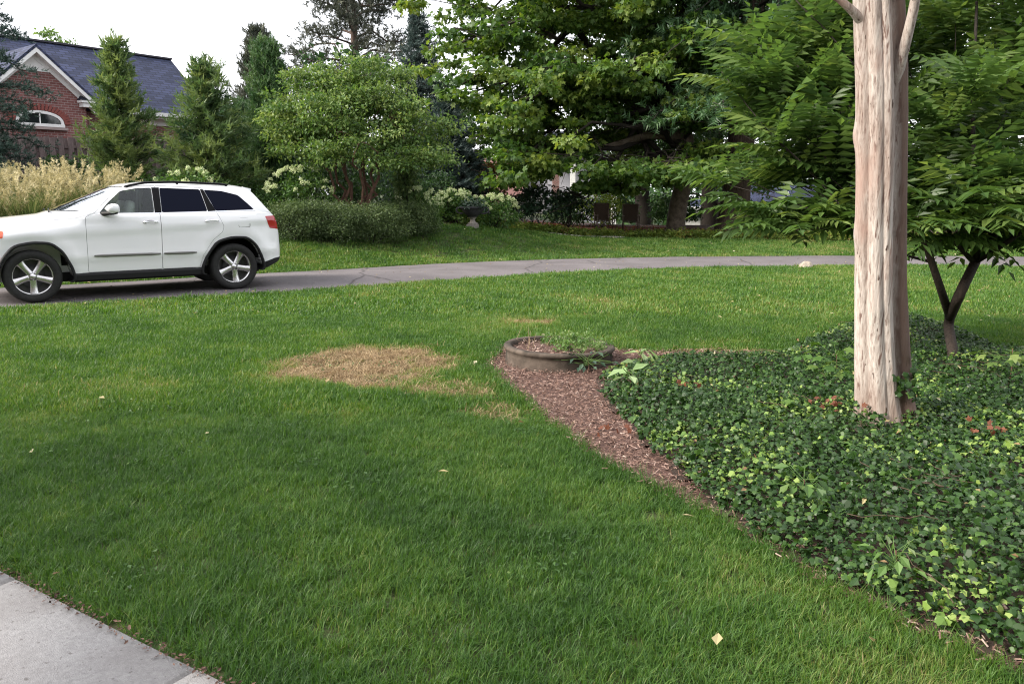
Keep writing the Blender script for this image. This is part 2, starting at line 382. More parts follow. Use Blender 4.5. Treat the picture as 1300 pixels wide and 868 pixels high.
def poly_sheet(name, poly, dz, mat, step=.12, kind='structure', rough_edge=.0):
    poly = np.asarray(poly, float); lo, hi = poly.min(0), poly.max(0)
    xs = np.arange(lo[0], hi[0] + step, step); ys = np.arange(lo[1], hi[1] + step, step)
    V, F = ground_grid(xs, ys, dz=dz); c = V[F].mean(1)[:, :2]
    F = F[inpoly(c + rough_edge * (np.stack([fbm(c[:, 0], c[:, 1], 4, 1), fbm(c[:, 0], c[:, 1], 4, 5)], -1) - .5), poly)]
    u, inv = np.unique(F, return_inverse=True)
    return link(name, mesh_of(name, V[u], [inv.reshape(-1, 4)], [mat]), kind=kind)

# mulch and ivy bed outlines (metres)
MULCH = np.array([(-.08, 8.2), (-.2, 7.6), (-.26, 7.13), (0.0, 6.25), (.28, 5.35), (.52, 4.53), (.78, 4.12), (.99, 3.74), (1.13, 3.42), (1.3, 3.01), (1.47, 2.68), (1.72, 2.39), (2.2, 1.9), (4, 3), (3.2, 7.9), (2.62, 7.9), (1.93, 8.0), (1.4, 7.95), (.9, 8.15), (.4, 8.3)])
IVYP = np.array([(.95, 7.05), (.72, 6.5), (.74, 5.75), (.85, 5.2), (.88, 4.65), (.98, 4.1), (1.07, 3.73), (1.16, 3.43), (1.33, 3.03), (1.50, 2.70), (1.75, 2.41), (2.5, 1.7), (6, 1.7), (7.5, 4), (6.6, 5.6), (5.3, 6.7), (4.98, 7.6), (5.1, 8.6), (5.05, 9.5), (4.5, 9.85), (3.86, 9.2), (2.96, 8.06), (2.56, 7.5), (1.93, 7.5), (1.4, 7.4)])
poly_sheet('mulch_bed', MULCH, .012, M['mulch'], .04, rough_edge=.1)
poly_sheet('ivy_bed_soil', IVYP, .03, M['soil'], .1)
BORDER = np.array([(-30, 8), (-13, 14.2), (-10, 16.0), (-7.2, 18.2), (-6.2, 19.2), (-5.0, 19.6), (-4.0, 20.2), (-2.6, 22.0), (-1.3, 23.6), (-.3, 24.9), (1.2, 26.8), (2.6, 27.2), (4.5, 26.6), (6.5, 26.0), (9, 25.3), (12, 24.6), (20, 23.5), (34, 20)])
poly_sheet('planting_bed', np.vstack([BORDER, [(34, 36), (-30, 36)]]), .02, noisy('leaf_mould', [(.3, (.028, .015, .012)), (.7, (.13, .06, .045))], 5, bump=.8, dist=.05, second=(1.2, (.06, .04, .03), .4, .7, .8)), .3)
def border_y(x): return np.interp(x, BORDER[:, 0], BORDER[:, 1])

# sidewalk slabs
walk = link('sidewalk', None, kind='structure') if False else None
wd = unit(np.array([1.09, -.69])); wp = np.array([-wd[1], wd[0]]) * -1      # along the edge, and away from the lawn
w0 = np.array([-2.055, 3.03])
walk_root = bpy.data.objects.new('sidewalk', None); COL.objects.link(walk_root); walk_root['kind'] = 'structure'
for k in range(-3, 4):
    bm = bmesh.new(); bmesh.ops.create_cube(bm, size=1.0)
    L = 1.18
    bmesh.ops.scale(bm, vec=(L - .012, 1.5, .12), verts=bm.verts)
    bmesh.ops.bevel(bm, geom=[e for e in bm.edges], offset=.009, segments=2, affect='EDGES')
    me = bpy.data.meshes.new('slab'); bm.to_mesh(me); bm.free(); me.materials.append(M['concrete'])
    for p in me.polygons: p.use_smooth = True
    c = w0 + wd * ((k + .5) * L) + wp * .75
    link('slab', me, walk_root, (c[0], c[1], -.02 + .003 * (k % 2)), (0.0, 0, math.atan2(wd[1], wd[0]) + .0))
def on_walk(P, m=0.0):
    q = (P - w0) @ wp
    return (q > -m) & (q < 1.5 + m)

# ------------------------------------------------------------------ the car
def bool_op(A, B, op):
    oa = bpy.data.objects.new('tmp_a', A); ob = bpy.data.objects.new('tmp_b', B)
    COL.objects.link(oa); COL.objects.link(ob)
    m = oa.modifiers.new('b', 'BOOLEAN'); m.operation = op; m.object = ob; m.solver = 'EXACT'
    dg = bpy.context.evaluated_depsgraph_get(); dg.update()
    r = bpy.data.meshes.new_from_object(oa.evaluated_get(dg))
    bpy.data.objects.remove(oa); bpy.data.objects.remove(ob)
    return r
def prism(outline, y0, y1):
    "a car-space prism: outline in (x,z), from y0 to y1"
    o = np.asarray(outline, float); n = len(o)
    ar = 0.5 * np.sum(o[:, 0] * np.roll(o[:, 1], -1) - np.roll(o[:, 0], -1) * o[:, 1])
    if ar < 0: o = o[::-1]
    V = np.vstack([np.c_[o[:, 0], np.full(n, y0), o[:, 1]], np.c_[o[:, 0], np.full(n, y1), o[:, 1]]])
    k = np.arange(n); k2 = (k + 1) % n
    return mesh_of('p', V, [np.stack([k, k + n, k2 + n, k2], -1)[:, ::-1][:, ::-1], k[None], (k + n)[None, ::-1]], smooth=False)
def shrink(outline, d):
    o = np.asarray(outline, float); n = len(o)
    ar = 0.5 * np.sum(o[:, 0] * np.roll(o[:, 1], -1) - np.roll(o[:, 0], -1) * o[:, 1])
    if ar < 0: o = o[::-1]
    e = unit(np.roll(o, -1, 0) - o); nn = np.c_[-e[:, 1], e[:, 0]]
    a, b = np.roll(nn, 1, 0), nn
    m = a + b; m = m / np.maximum((m * m).sum(1, keepdims=True), .5) * 2
    return o + m * d
def rounded(outline, r, n=4):
    o = np.asarray(outline, float); out = []
    for i in range(len(o)):
        p, a, b = o[i], o[i - 1], o[(i + 1) % len(o)]
        ra = min(r, .45 * np.linalg.norm(a - p), .45 * np.linalg.norm(b - p))
        s, e = p + unit(a - p) * ra, p + unit(b - p) * ra
        for t in np.linspace(0, 1, n): out.append((1 - t) ** 2 * s + 2 * t * (1 - t) * p + t * t * e)
    return np.array(out)
ARCH_R = [(.52, .29), (.50, .42), (.40, .62), (.245, .80), (.02, .855), (-.22, .85), (-.36, .72), (-.45, .5), (-.48, .32)]
ARCH_F = [(x + 2.915, z) for x, z in [(.475, .29), (.44, .44), (.33, .66), (.19, .82), (-.03, .86), (-.26, .85), (-.40, .72), (-.50, .48), (-.535, .29)]]
KX = lambda pts: np.array(pts, float)
K_W = KX([(-.845, .74), (-.82, .82), (-.74, .885), (-.55, .93), (-.3, .95), (0, .963), (1.4, .965), (2.9, .965), (3.25, .94), (3.5, .88), (3.66, .79), (3.78, .66), (3.845, .5)])
K_TOP = KX([(-.845, .76), (-.825, .86), (-.80, .95), (-.775, 1.20), (-.6, 1.42), (-.42, 1.665), (-.37, 1.715), (-.2, 1.745), (.2, 1.77), (.8, 1.785), (1.25, 1.78), (1.55, 1.745), (1.75, 1.685), (2.62, 1.315), (2.72, 1.285), (3.2, 1.235), (3.5, 1.17), (3.65, 1.11), (3.74, 1.03), (3.8, .9), (3.845, .74)])
K_EDGE = KX([(-.845, .74), (-.825, .83), (-.80, .91), (-.775, 1.16), (-.6, 1.37), (-.42, 1.615), (-.33, 1.68), (.1, 1.712), (.8, 1.73), (1.25, 1.72), (1.6, 1.655), (1.85, 1.50), (2.13, 1.285), (2.3, 1.24), (2.8, 1.195), (3.2, 1.15), (3.5, 1.08), (3.7, .98), (3.8, .84), (3.845, .7)])
K_BOT = KX([(-.845, .52), (-.8, .43), (-.6, .34), (-.3, .3), (3.2, .29), (3.6, .31), (3.845, .40)])
K_F = KX([(.28, .94), (.40, .968), (.55, .978), (.62, .998), (.67, .999), (.74, .99), (1.0, .984), (1.05, .998), (1.1, .993), (1.2, .977), (1.27, .955)])
def car_loft(inset=0.0, x0=-.845, x1=3.845, zfloor=None, n=118, half=None):
    xs = np.linspace(x0, x1, n) if inset == 0 or zfloor is not None else np.linspace(x0 + inset, x1 - inset, n)
    dense = np.linspace(-.845, 3.845, 471); g = np.exp(-.5 * (np.arange(-6, 7) / 2.2) ** 2); g /= g.sum()
    def ev(K):
        v = np.interp(dense, K[:, 0], K[:, 1]); v = np.convolve(np.pad(v, 6, 'reflect', reflect_type='odd'), g, 'valid')
        return np.interp(xs, dense, v)
    W, ZT_, ZE, ZB = ev(K_W) - inset, ev(K_TOP) - inset, ev(K_EDGE) - inset, ev(K_BOT) + inset
    if zfloor is not None: ZB = np.full(n, zfloor)
    ZE = np.maximum(ZE, ZB + .12); ZT_ = np.maximum(ZT_, ZE + .01)
    zb = np.minimum(1.27, ZE - .012)
    S = []
    for k in range(n):
        pts = [(0, ZB[k]), (W[k] * .5, ZB[k]), (W[k] * .84, ZB[k])]
        for f in np.linspace(0, 1, 20):
            z = ZB[k] + .03 + (zb[k] - ZB[k] - .03) * f
            w = W[k] * np.interp(z + (.05 * (xs[k] - 1.1) if .85 < z < 1.2 else 0), K_F[:, 0], K_F[:, 1])
            for ax in (0.0, 2.915):
                d = math.hypot(xs[k] - ax, (z - .38) * .95)
                w += .016 * math.exp(-((d - .60) / .10) ** 2)
            if xs[k] > 2.1: w *= 1 - .075 * sstep(0, 1, (z - (ZE[k] - .17)) / .17) ** 1.6 * sstep(2.1, 2.5, xs[k])
            pts.append((w, z))
        wb = pts[-1][0]
        ye = wb - .012 - max(ZE[k] - zb[k], 0) * .50
        for f in np.linspace(.04, 1, 10): pts.append((wb - .012 + (ye - wb + .012) * f - .03 * math.sin(math.pi * f) * -.35, zb[k] + (ZE[k] - zb[k]) * f))
        for f in np.linspace(.06, 1, 10): pts.append((ye * (1 - f), ZE[k] + (ZT_[k] - ZE[k]) * (1 - (1 - f) ** 2.3)))
        S.append(pts)
    S = np.array(S); m = S.shape[1]
    right = S[:, :, :]; left = S[:, 1:-1][:, ::-1] * np.array([-1, 1])
    ring = np.concatenate([right, left], 1); r = ring.shape[1]
    V = np.zeros((n, r, 3)); V[:, :, 0] = xs[:, None]; V[:, :, 1] = ring[:, :, 0]; V[:, :, 2] = ring[:, :, 1]
    i, j = np.meshgrid(np.arange(n - 1), np.arange(r), indexing='ij'); a0 = i * r + j; a1 = i * r + (j + 1) % r
    F = np.stack([a0, a0 + r, a1 + r, a1], -1).reshape(-1, 4)[:, ::-1]
    me = mesh_of('loft', V.reshape(-1, 3), [F, np.arange(r)[None], (np.arange(r) + (n - 1) * r)[None, ::-1]])
    bm = bmesh.new(); bm.from_mesh(me); bmesh.ops.recalc_face_normals(bm, faces=bm.faces); bm.to_mesh(me); bm.free()
    return me

def build_car():
    paint = simple('white_car_paint', (.82, .82, .845), .32, coat=1.0); paint.node_tree.nodes['Principled BSDF'].inputs['Coat Roughness'].default_value = .04
    black = simple('black_car_plastic', (.011, .011, .012), .6, spec=.25)
    gloss = simple('gloss_black_trim', (.005, .005, .006), .3, spec=.1)
    chrome = simple('chrome', (.75, .75, .77), .12, metal=1)
    alloy = simple('polished_alloy', (.60, .59, .59), .26, metal=.9)
    alloy_d = simple('dark_alloy', (.07, .07, .072), .5, metal=.6)  # dark metal of the brake discs and fuel door seam
    rubber = noisy('tyre_rubber', [(.3, (.014, .014, .014)), (.7, (.03, .03, .03))], 30, bump=.3, rough=.8)
    red = simple('tail_lamp_red', (.38, .008, .02), .12, coat=1)
    amber = simple('amber_marker', (.65, .10, .03), .15, coat=1)
    clear = simple('head_lamp_lens', (.55, .57, .6), .08, metal=.4, coat=1)
    seatm = noisy('seat_leather', [(.3, (.55, .53, .51)), (.7, (.72, .70, .67))], 30, bump=.2, rough=.6)
    darki = simple('cabin_dark', (.010, .010, .011), .8, spec=.2)
    def glassm(name, tint, fac, ior=1.5, gcol=(.95, .97, 1.0)):
        m, nt, b, o = new_mat(name)
        nt.nodes.remove(b); b = nt.nodes.new('ShaderNodeBsdfGlossy'); b.inputs['Roughness'].default_value = .015; b.inputs['Color'].default_value = c4(gcol)
        t = nt.nodes.new('ShaderNodeBsdfTransparent'); t.inputs[0].default_value = c4(tint)
        fr = nt.nodes.new('ShaderNodeFresnel'); fr.inputs[0].default_value = ior
        ma = nt.nodes.new('ShaderNodeMath'); ma.operation = 'ADD'; ma.inputs[1].default_value = fac; ma.use_clamp = True
        mx = nt.nodes.new('ShaderNodeMixShader')
        nt.links.new(fr.outputs[0], ma.inputs[0]); nt.links.new(ma.outputs[0], mx.inputs[0])
        nt.links.new(t.outputs[0], mx.inputs[1]); nt.links.new(b.outputs[0], mx.inputs[2]); nt.links.new(mx.outputs[0], o.inputs[0])
        return m
    glass = glassm('window_glass', (.72, .77, .75), .0, 1.4); privacy = glassm('privacy_glass', (.012, .012, .018), .0, 1.45, (.22, .25, .42)); screen = glassm('coated_windscreen_glass', (.6, .66, .66), .5, 1.9, (.93, .96, 1.0))
    ang = math.atan2(-.572, -.82)
    R = np.array([-4.635, 13.204]) - np.array([.572, -.82]) * .955
    zr = float(zt(*R)) + .03
    car = thing('parked_car', 'white sport utility vehicle with black cladding parked on the driveway', 'car', (R[0], R[1], .025), ang)
    solid = car_loft()
    body = bool_op(solid, car_loft(.075, -.62, 2.5, .5, 60), 'DIFFERENCE')
    for A in (ARCH_R, ARCH_F):
        for y0, y1 in ((.52, 1.3), (-1.3, -.52)):
            body = bool_op(body, prism(rounded([(A[0][0], .1)] + A + [(A[-1][0], .1)], .08), y0, y1), 'DIFFERENCE')
    WF = rounded([(1.965, 1.295), (1.82, 1.455), (1.62, 1.628), (1.38, 1.672), (1.165, 1.68), (1.18, 1.295)], .03)
    WR = rounded([(1.045, 1.68), (.43, 1.657), (.37, 1.305), (1.07, 1.295)], .03)
    WQ = rounded([(.37, 1.652), (.09, 1.632), (-.17, 1.565), (-.40, 1.325), (.24, 1.31)], .03)
    # windscreen and tailgate glass: outline seen from the front, cut as y-z prisms along x
    def xprism(o, x0, x1):
        m = prism(o, x0, x1); co = np.zeros(len(m.vertices) * 3); m.vertices.foreach_get('co', co); co = co.reshape(-1, 3)
        m.vertices.foreach_set('co', np.c_[co[:, 1], co[:, 0], co[:, 2]].ravel()); m.flip_normals(); m.update(); return m
    WS = rounded([(-.79, 1.325), (.79, 1.325), (.60, 1.70), (-.60, 1.70)], .05)
    TG = rounded([(-.66, 1.27), (.66, 1.27), (.54, 1.60), (-.54, 1.60)], .05)
    shell_in = bool_op(car_loft(.006), car_loft(.014), 'DIFFERENCE')
    panes = [(WF, 'front_window', glass), (WR, 'rear_window', privacy), (WQ, 'quarter_window', privacy)]
    glass_parts = []
    for o, nm, gm in panes:
        for sgn in (1, -1):
            pr = prism(o, *sorted((sgn * .35, sgn * 1.3)))
            body = bool_op(body, pr, 'DIFFERENCE')
            glass_parts.append((nm, bool_op(shell_in, prism(shrink(o, -.006), *sorted((sgn * .3, sgn * 1.3))), 'INTERSECT'), gm, sgn))
    body = bool_op(body, xprism(WS, 1.4, 3.2), 'DIFFERENCE'); body = bool_op(body, xprism(TG, -1.2, -.1), 'DIFFERENCE')
    glass_parts.append(('windscreen', bool_op(shell_in, xprism(shrink(WS, .012), 1.4, 3.2), 'INTERSECT'), screen, 0))
    glass_parts.append(('tailgate_window', bool_op(shell_in, xprism(shrink(TG, -.006), -1.2, -.1), 'INTERSECT'), privacy, 0))
    DF = rounded([(2.16, 1.24), (2.185, .41), (1.13, .41), (1.105, 1.0), (1.105, 1.715), (1.38, 1.708), (1.64, 1.655), (1.86, 1.47), (2.03, 1.30)], .025, 3)
    DR = rounded([(1.104, 1.0), (1.129, .41), (.56, .41), (.50, .60), (.33, .84), (.17, .97), (.14, 1.06), (.23, 1.29), (.40, 1.685), (1.104, 1.715)], .025, 3)
    def put(nm, me, mt, smooth_ang=35, parent=car):
        me.materials.clear(); me.materials.append(mt); me.name = nm
        for p in me.polygons: p.use_smooth = True; p.material_index = 0
        o = link(nm, me, parent)
        me.set_sharp_from_angle(angle=math.radians(smooth_ang))
        return o
    doors = {}
    for nm, o in (('front_door', DF), ('rear_door', DR)):
        for sgn in (1, -1):
            y = sorted((sgn * .35, sgn * 1.3))
            doors[nm, sgn] = put(nm, bool_op(body, prism(shrink(o, .0035), *y), 'INTERSECT'), paint)
            body = bool_op(body, prism(shrink(o, -.0015), *y), 'DIFFERENCE')
    put('body', body, paint)
    for nm, me, gm, sgn in glass_parts:
        key = {'front_window': 'front_door', 'rear_window': 'rear_door'}.get(nm)
        put('window' if key else nm, me, gm, parent=doors[key, sgn] if key else car)
    shell_out = bool_op(car_loft(-.005), car_loft(.004), 'DIFFERENCE')
    def skin(nm, o, mt, both=True, parent=None, y=.3):
        for sgn in ((1, -1) if both else (1,)):
            put(nm, bool_op(shell_out, prism(o, *sorted((sgn * y, sgn * 1.3))), 'INTERSECT'), mt, parent=parent or car)
    skin('pillar_trim', [(1.16, 1.685), (1.05, 1.685), (1.075, 1.292), (1.175, 1.292)], gloss)
    skin('pillar_trim', [(.425, 1.66), (.375, 1.655), (.245, 1.31), (.365, 1.303)], gloss)
    skin('tail_lamp', rounded([(-.56, 1.215), (-.80, 1.225), (-.83, .985), (-.63, 1.015)], .02), red, y=.45)
    skin('head_lamp', rounded([(3.33, 1.07), (3.70, 1.06), (3.80, .9), (3.5, .88), (3.30, .95)], .02), clear, y=.45)
    skin('marker_lamp', rounded([(3.22, 1.055), (3.328, 1.07), (3.295, .95), (3.235, .96)], .015), amber, y=.45)
    skin('bumper_cladding', [(-.52, .20), (-.50, .44), (-.70, .50), (-.9, .52), (-.9, .20)], black, y=-1.3, both=False)
    skin('bumper_cladding', [(3.42, .20), (3.38, .48), (3.9, .5), (3.9, .20)], black, y=-1.3, both=False)
    put('grille', bool_op(shell_out, xprism(rounded([(-.42, .78), (.42, .78), (.45, .98), (-.45, .98)], .03), 3.3, 4.0), 'INTERSECT'), gloss)
    skin('window_molding', [(-.41, 1.312), (.25, 1.296), (1.1, 1.281), (2.02, 1.279), (1.98, 1.293), (1.1, 1.294), (.25, 1.309), (-.40, 1.323)], chrome)
    def sideY(x, z): return np.interp(x, K_W[:, 0], K_W[:, 1]) * np.interp(z, K_F[:, 0], K_F[:, 1])
    # wheel-arch cladding, sill, mouldings, handles
    for A in (ARCH_R, ARCH_F):
        for sgn in (1, -1):
            P = rounded(A, .08, 6); c = P.mean(0); c[1] = .45
            rows = []
            for p in P:
                o = unit(p - c); rows.append([(p, .90), (p, .985), (p + o * .008, .994), (p + o * .034, .99), (p + o * .044, .955)])
            V = np.array([[[q[0], sgn * y * (1 - .0), q[1]] for q, y in r] for r in rows]); n, m = V.shape[:2]
            i, j = np.meshgrid(np.arange(n - 1), np.arange(m - 1), indexing='ij'); a = (i * m + j).ravel()
            link('arch_cladding', mesh_of('arch_cladding', V.reshape(-1, 3), [np.stack([a, a + 1, a + m + 1, a + m], -1)], [black]), car)
            mb = MB(); V2 = np.array([[[q[0], sgn * y, q[1]] for y in (.5, .93)] for q in P]); n = len(P)
            a = np.arange(n - 1) * 2; mb.add(V2.reshape(-1, 3), [np.stack([a, a + 1, a + 3, a + 2], -1)])
            mb.add(np.c_[P[:, 0], np.full(n, sgn * .51), P[:, 1]], [np.arange(n)[None]]); mb.build('wheel_well', darki, car)
    for sgn in (1, -1):
        V = []; xs = np.linspace(.53, 2.375, 24)
        for x in xs: V += [[x, sgn * .80, .27], [x, sgn * .92, .27], [x, sgn * .968, .30], [x, sgn * .972, .375], [x, sgn * .945, .408], [x, sgn * .85, .41]]
        a = (np.arange(23)[:, None] * 6 + np.arange(5)).ravel()
        link('sill_cladding', mesh_of('sill_cladding', np.array(V), [np.stack([a, a + 1, a + 7, a + 6], -1), np.array([[0, 1, 2, 3, 4, 5], [138, 139, 140, 141, 142, 143]])], [black], False), car)
        for key, x0, x1 in (('front_door', 1.15, 2.09), ('rear_door', .60, 1.10)):
            mb = MB(); xs = np.linspace(x0, x1, 8); y = sideY(xs, .66) * sgn + sgn * .006
            mb.tube(np.c_[xs, y, .655 + .004 * (xs - 1.1)], [.012] + [.02] * 6 + [.012], 8)
            mb.build('door_molding', simple('grey_door_molding', (.15, .15, .14), .4), doors[key, sgn])
        for key, xc in (('front_door', 1.255), ('rear_door', .325)):
            mb = MB(); y = float(sideY(xc, 1.15)) + .004
            mb.tube(smooth_path([(xc - .10, sgn * (y - .01), 1.15), (xc - .085, sgn * (y + .035), 1.152), (xc, sgn * (y + .042), 1.157), (xc + .085, sgn * (y + .035), 1.152), (xc + .10, sgn * (y - .01), 1.15)], 14), .0135, 8)
            mb.build('handle', chrome, doors[key, sgn])
            mb = MB(); mb.lathe([(0, .006), (.04, .006), (.05, 0)], 20, (0, 0, 0), 'Y')
            o = mb.build('handle_cup', black, doors[key, sgn]); o.location = (xc, sgn * (y - .002), 1.145); o.scale = (1.5, -sgn, .7)
        # mirror
        mb = MB(); prof = [(1.71, .98, 1.30), (1.71, 1.17, 1.30), (1.71, 1.18, 1.45), (1.71, 1.0, 1.45)]
        bm = bmesh.new(); bmesh.ops.create_uvsphere(bm, u_segments=20, v_segments=12, radius=1)
        for v in bm.verts:
            q = np.array(v.co); q = np.sign(q) * np.abs(q) ** .62
            v.co = (1.80 + q[0] * .10 + (-.05 if q[0] > 0 else 0) * abs(q[2]), sgn * (1.06 + q[1] * .115), 1.365 + q[2] * .075)
        me = bpy.data.meshes.new('mirror'); bm.to_mesh(me); bm.free(); me.materials.append(paint)
        for p in me.polygons: p.use_smooth = True
        mir = link('mirror', me, doors['front_door', sgn])
        mb = MB(); mb.tube(smooth_path([(1.93, sgn * .88, 1.285), (1.88, sgn * .95, 1.29), (1.80, sgn * 1.05, 1.30), (1.75, sgn * 1.15, 1.305)], 8), [.03, .035, .035, .03, .03, .03, .025, .02], 8)
        mb.build('mirror_base', black, doors['front_door', sgn])
        # roof rail
        mb = MB(); xs = np.linspace(-.05, 1.55, 22); zz = np.interp(xs, K_EDGE[:, 0], K_EDGE[:, 1])
        ye = .905 - (zz - 1.27) * .5 - .06
        mb.tube(np.c_[xs, sgn * ye, zz + .032 + .01 * np.sin((xs + .05) / 1.6 * np.pi)], [.012] + [.018] * 20 + [.012], 8)
        for x in (-.02, .75, 1.5):
            z = np.interp(x, K_EDGE[:, 0], K_EDGE[:, 1]); mb.tube([(x, sgn * (.84 - (z - 1.27) * .5), z + .01), (x, sgn * (.845 - (z - 1.27) * .5), z + .045)], .02, 8)
        mb.build('roof_rail', gloss, car)
        # seats
        for x, nm in ((1.80, 'front_seat'), (.35, 'rear_seat')):
            mb = MB(); y = sgn * .38
            def cushion(c, s, tilt):
                bm = bmesh.new(); bmesh.ops.create_uvsphere(bm, u_segments=16, v_segments=10, radius=1)
                V = np.array([v.co[:] for v in bm.verts]); V = np.sign(V) * np.abs(V) ** .55 * np.array(s) / 2
                V = V @ np.asarray(Matrix.Rotation(tilt, 3, 'Y')).T + np.array(c)
                mb.add(V, [np.array([[v.index for v in f.verts]]) for f in bm.faces]); bm.free()
            cushion((x, y, .86), (.5, .5, .16), -.1); cushion((x - .30, y, 1.18), (.15, .50, .62), -.22)
            st = mb.build(nm, seatm, car)
            mb = MB(); cushion((x - .39, y, 1.54), (.11, .28, .2), -.2); mb.build('headrest', darki, st)
    mb = MB(); mb.box((2.3, 0, 1.12), (.4, 1.5, .22)); mb.build('dashboard', darki, car, smooth=False)
    mb = MB(); a = np.linspace(0, 2 * np.pi, 25); mb.tube(np.c_[2.02 + .08 * np.sin(a), .38 + .185 * np.cos(a), 1.20 + .17 * np.sin(a)], .016, 6); mb.box((2.03, .38, 1.2), (.03, .34, .06)); mb.build('steering_wheel', darki, car)
    mb = MB(); mb.tube([(.05, -.35, 1.74), (-.08, -.35, 1.92)], [.006, .003], 6); mb.build('antenna', black, car)
    mb = MB(); o = rounded([(-.10, 1.195), (-.29, 1.195), (-.29, 1.04), (-.10, 1.04)], .03, 5); oc = np.vstack([o, o[:1]])
    mb.tube(np.c_[oc[:, 0], [float(sideY(x, z)) + .001 for x, z in oc], oc[:, 1]], .0035, 5); mb.build('fuel_door_seam', alloy_d, car)
    mb = MB(); mb.tube([(2.60, .62, 1.315), (2.56, .1, 1.36)], .010, 6); mb.build('wiper', black, car); mb = MB(); mb.tube([(2.62, -.05, 1.34), (2.56, -.55, 1.345)], .010, 6); mb.build('wiper', black, car)
    mb = MB(); mb.box((1.3, 0, .33), (3.6, 1.2, .14)); mb.build('underbody', black, car, smooth=False)
    mb = MB()
    V = [(-.30, -.63, 1.70), (-.30, .63, 1.70), (-.44, .60, 1.672), (-.44, -.60, 1.672), (-.30, -.63, 1.60), (-.30, .63, 1.60), (-.44, .60, 1.635), (-.44, -.60, 1.635)]
    mb.add(V, [np.array([[0, 1, 2, 3], [7, 6, 5, 4], [0, 4, 5, 1], [2, 6, 7, 3], [1, 5, 6, 2], [0, 3, 7, 4]])]); mb.build('roof_spoiler', paint, car, smooth=False)
    # wheels
    mb = MB(); r, w = .3865, .265
    mb.lathe([(.262, -w / 2 + .03), (.30, -w / 2 + .005), (.345, -w / 2), (.372, -w / 2 + .02), (r - .004, -w / 2 + .05), (r, -w / 2 + .07), (r, -.045), (r - .008, -.042), (r - .008, -.03), (r, -.027), (r, .027), (r - .008, .03), (r - .008, .042), (r, .045), (r, w / 2 - .07), (r - .004, w / 2 - .05), (.372, w / 2 - .02), (.345, w / 2), (.30, w / 2 - .005), (.262, w / 2 - .03)], 64, axis='Y')
    tyre = mb.mesh('tyre', rubber)
    mb = MB(); mb.lathe([(.262, -.10), (.272, -.095), (.272, -.085), (.262, -.08), (.248, -.07), (.242, .02), (.24, .10)], 64, axis='Y'); rim = mb.mesh('rim', alloy)
    mb = MB(); mb.lathe([(0, .03), (.17, .03), (.17, .015), (0, .01)], 40, axis='Y'); mb.lathe([(.241, .06), (.0, .06)], 32, axis='Y'); disc = mb.mesh('brake_disc', alloy_d)
    mb = MB(); mb.lathe([(0, -.088), (.03, -.086), (.036, -.075), (.075, -.068), (.082, -.05), (.082, 0)], 32, axis='Y')
    for k in range(5):
        a = 2 * math.pi * (k + .5) / 5 + .31; mb.lathe([(0, -.078), (.011, -.078), (.012, -.06)], 8, (.057 * math.cos(a), 0, .057 * math.sin(a)), 'Y')
    hub = mb.mesh('hub', alloy)
    V = []
    rr = [.05, .10, .16, .21, .252]; hw = [.046, .048, .05, .055, .064]; yy = [-.075, -.07, -.068, -.072, -.082]
    for a_, h_, y_ in zip(rr, hw, yy): V += [[a_, y_ + .025, -h_ * .97], [a_, y_, -h_ * .8], [a_, y_ - .004, 0], [a_, y_, h_ * .8], [a_, y_ + .025, h_ * .97]]
    a = (np.arange(4)[:, None] * 5 + np.arange(4)).ravel()
    spoke = mesh_of('spoke', np.array(V), [np.stack([a, a + 5, a + 6, a + 1], -1)], [alloy])
    for ax in (0.0, 2.915):
        for sgn in (1, -1):
            wroot = bpy.data.objects.new('wheel', None); COL.objects.link(wroot); wroot.parent = car
            wroot.location = (ax, sgn * (.955 - w / 2), r); wroot.rotation_euler = (0, 0, math.pi if sgn > 0 else 0)
            link('tyre', tyre, wroot); link('rim', rim, wroot); link('brake_disc', disc, wroot); link('hub', hub, wroot)
            for k in range(5): link('spoke', spoke, wroot, rot=(0, 2 * math.pi * k / 5 + (.32 if ax else .22), 0))
    return car
build_car()
# ------------------------------------------------------------------ brick house beyond the fence
def brick_mat(name, c1, c2, mort, bw, bh, rough=.85):
    m, nt, b, o = new_mat(name)
    tc = nt.nodes.new('ShaderNodeTexCoord'); bt = nt.nodes.new('ShaderNodeTexBrick')
    bt.inputs['Scale'].default_value = 1.0; bt.inputs['Brick Width'].default_value = bw; bt.inputs['Row Height'].default_value = bh
    bt.inputs['Mortar Size'].default_value = bh * .09; bt.inputs['Color1'].default_value = c4(c1); bt.inputs['Color2'].default_value = c4(c2); bt.inputs['Mortar'].default_value = c4(mort)
    n = nt.nodes.new('ShaderNodeTexNoise'); n.inputs['Scale'].default_value = 3.0; n.inputs['Detail'].default_value = 6
    mx = nt.nodes.new('ShaderNodeMixRGB'); mx.blend_type = 'MULTIPLY'; mx.inputs[0].default_value = .5
    r = ramp(nt, [(.3, (.55, .55, .55)), (.7, (1.25, 1.2, 1.2))]); nt.links.new(n.outputs['Fac'], r.inputs[0])
    nt.links.new(tc.outputs['UV'], bt.inputs['Vector']); nt.links.new(bt.outputs['Color'], mx.inputs[1]); nt.links.new(r.outputs[0], mx.inputs[2]); nt.links.new(mx.outputs[0], b.inputs['Base Color'])
    bp = nt.nodes.new('ShaderNodeBump'); bp.inputs['Strength'].default_value = .5; bp.inputs['Distance'].default_value = .008; bp.invert = True
    nt.links.new(bt.outputs['Fac'], bp.inputs['Height']); nt.links.new(bp.outputs[0], b.inputs['Normal']); b.inputs['Roughness'].default_value = rough
    return m
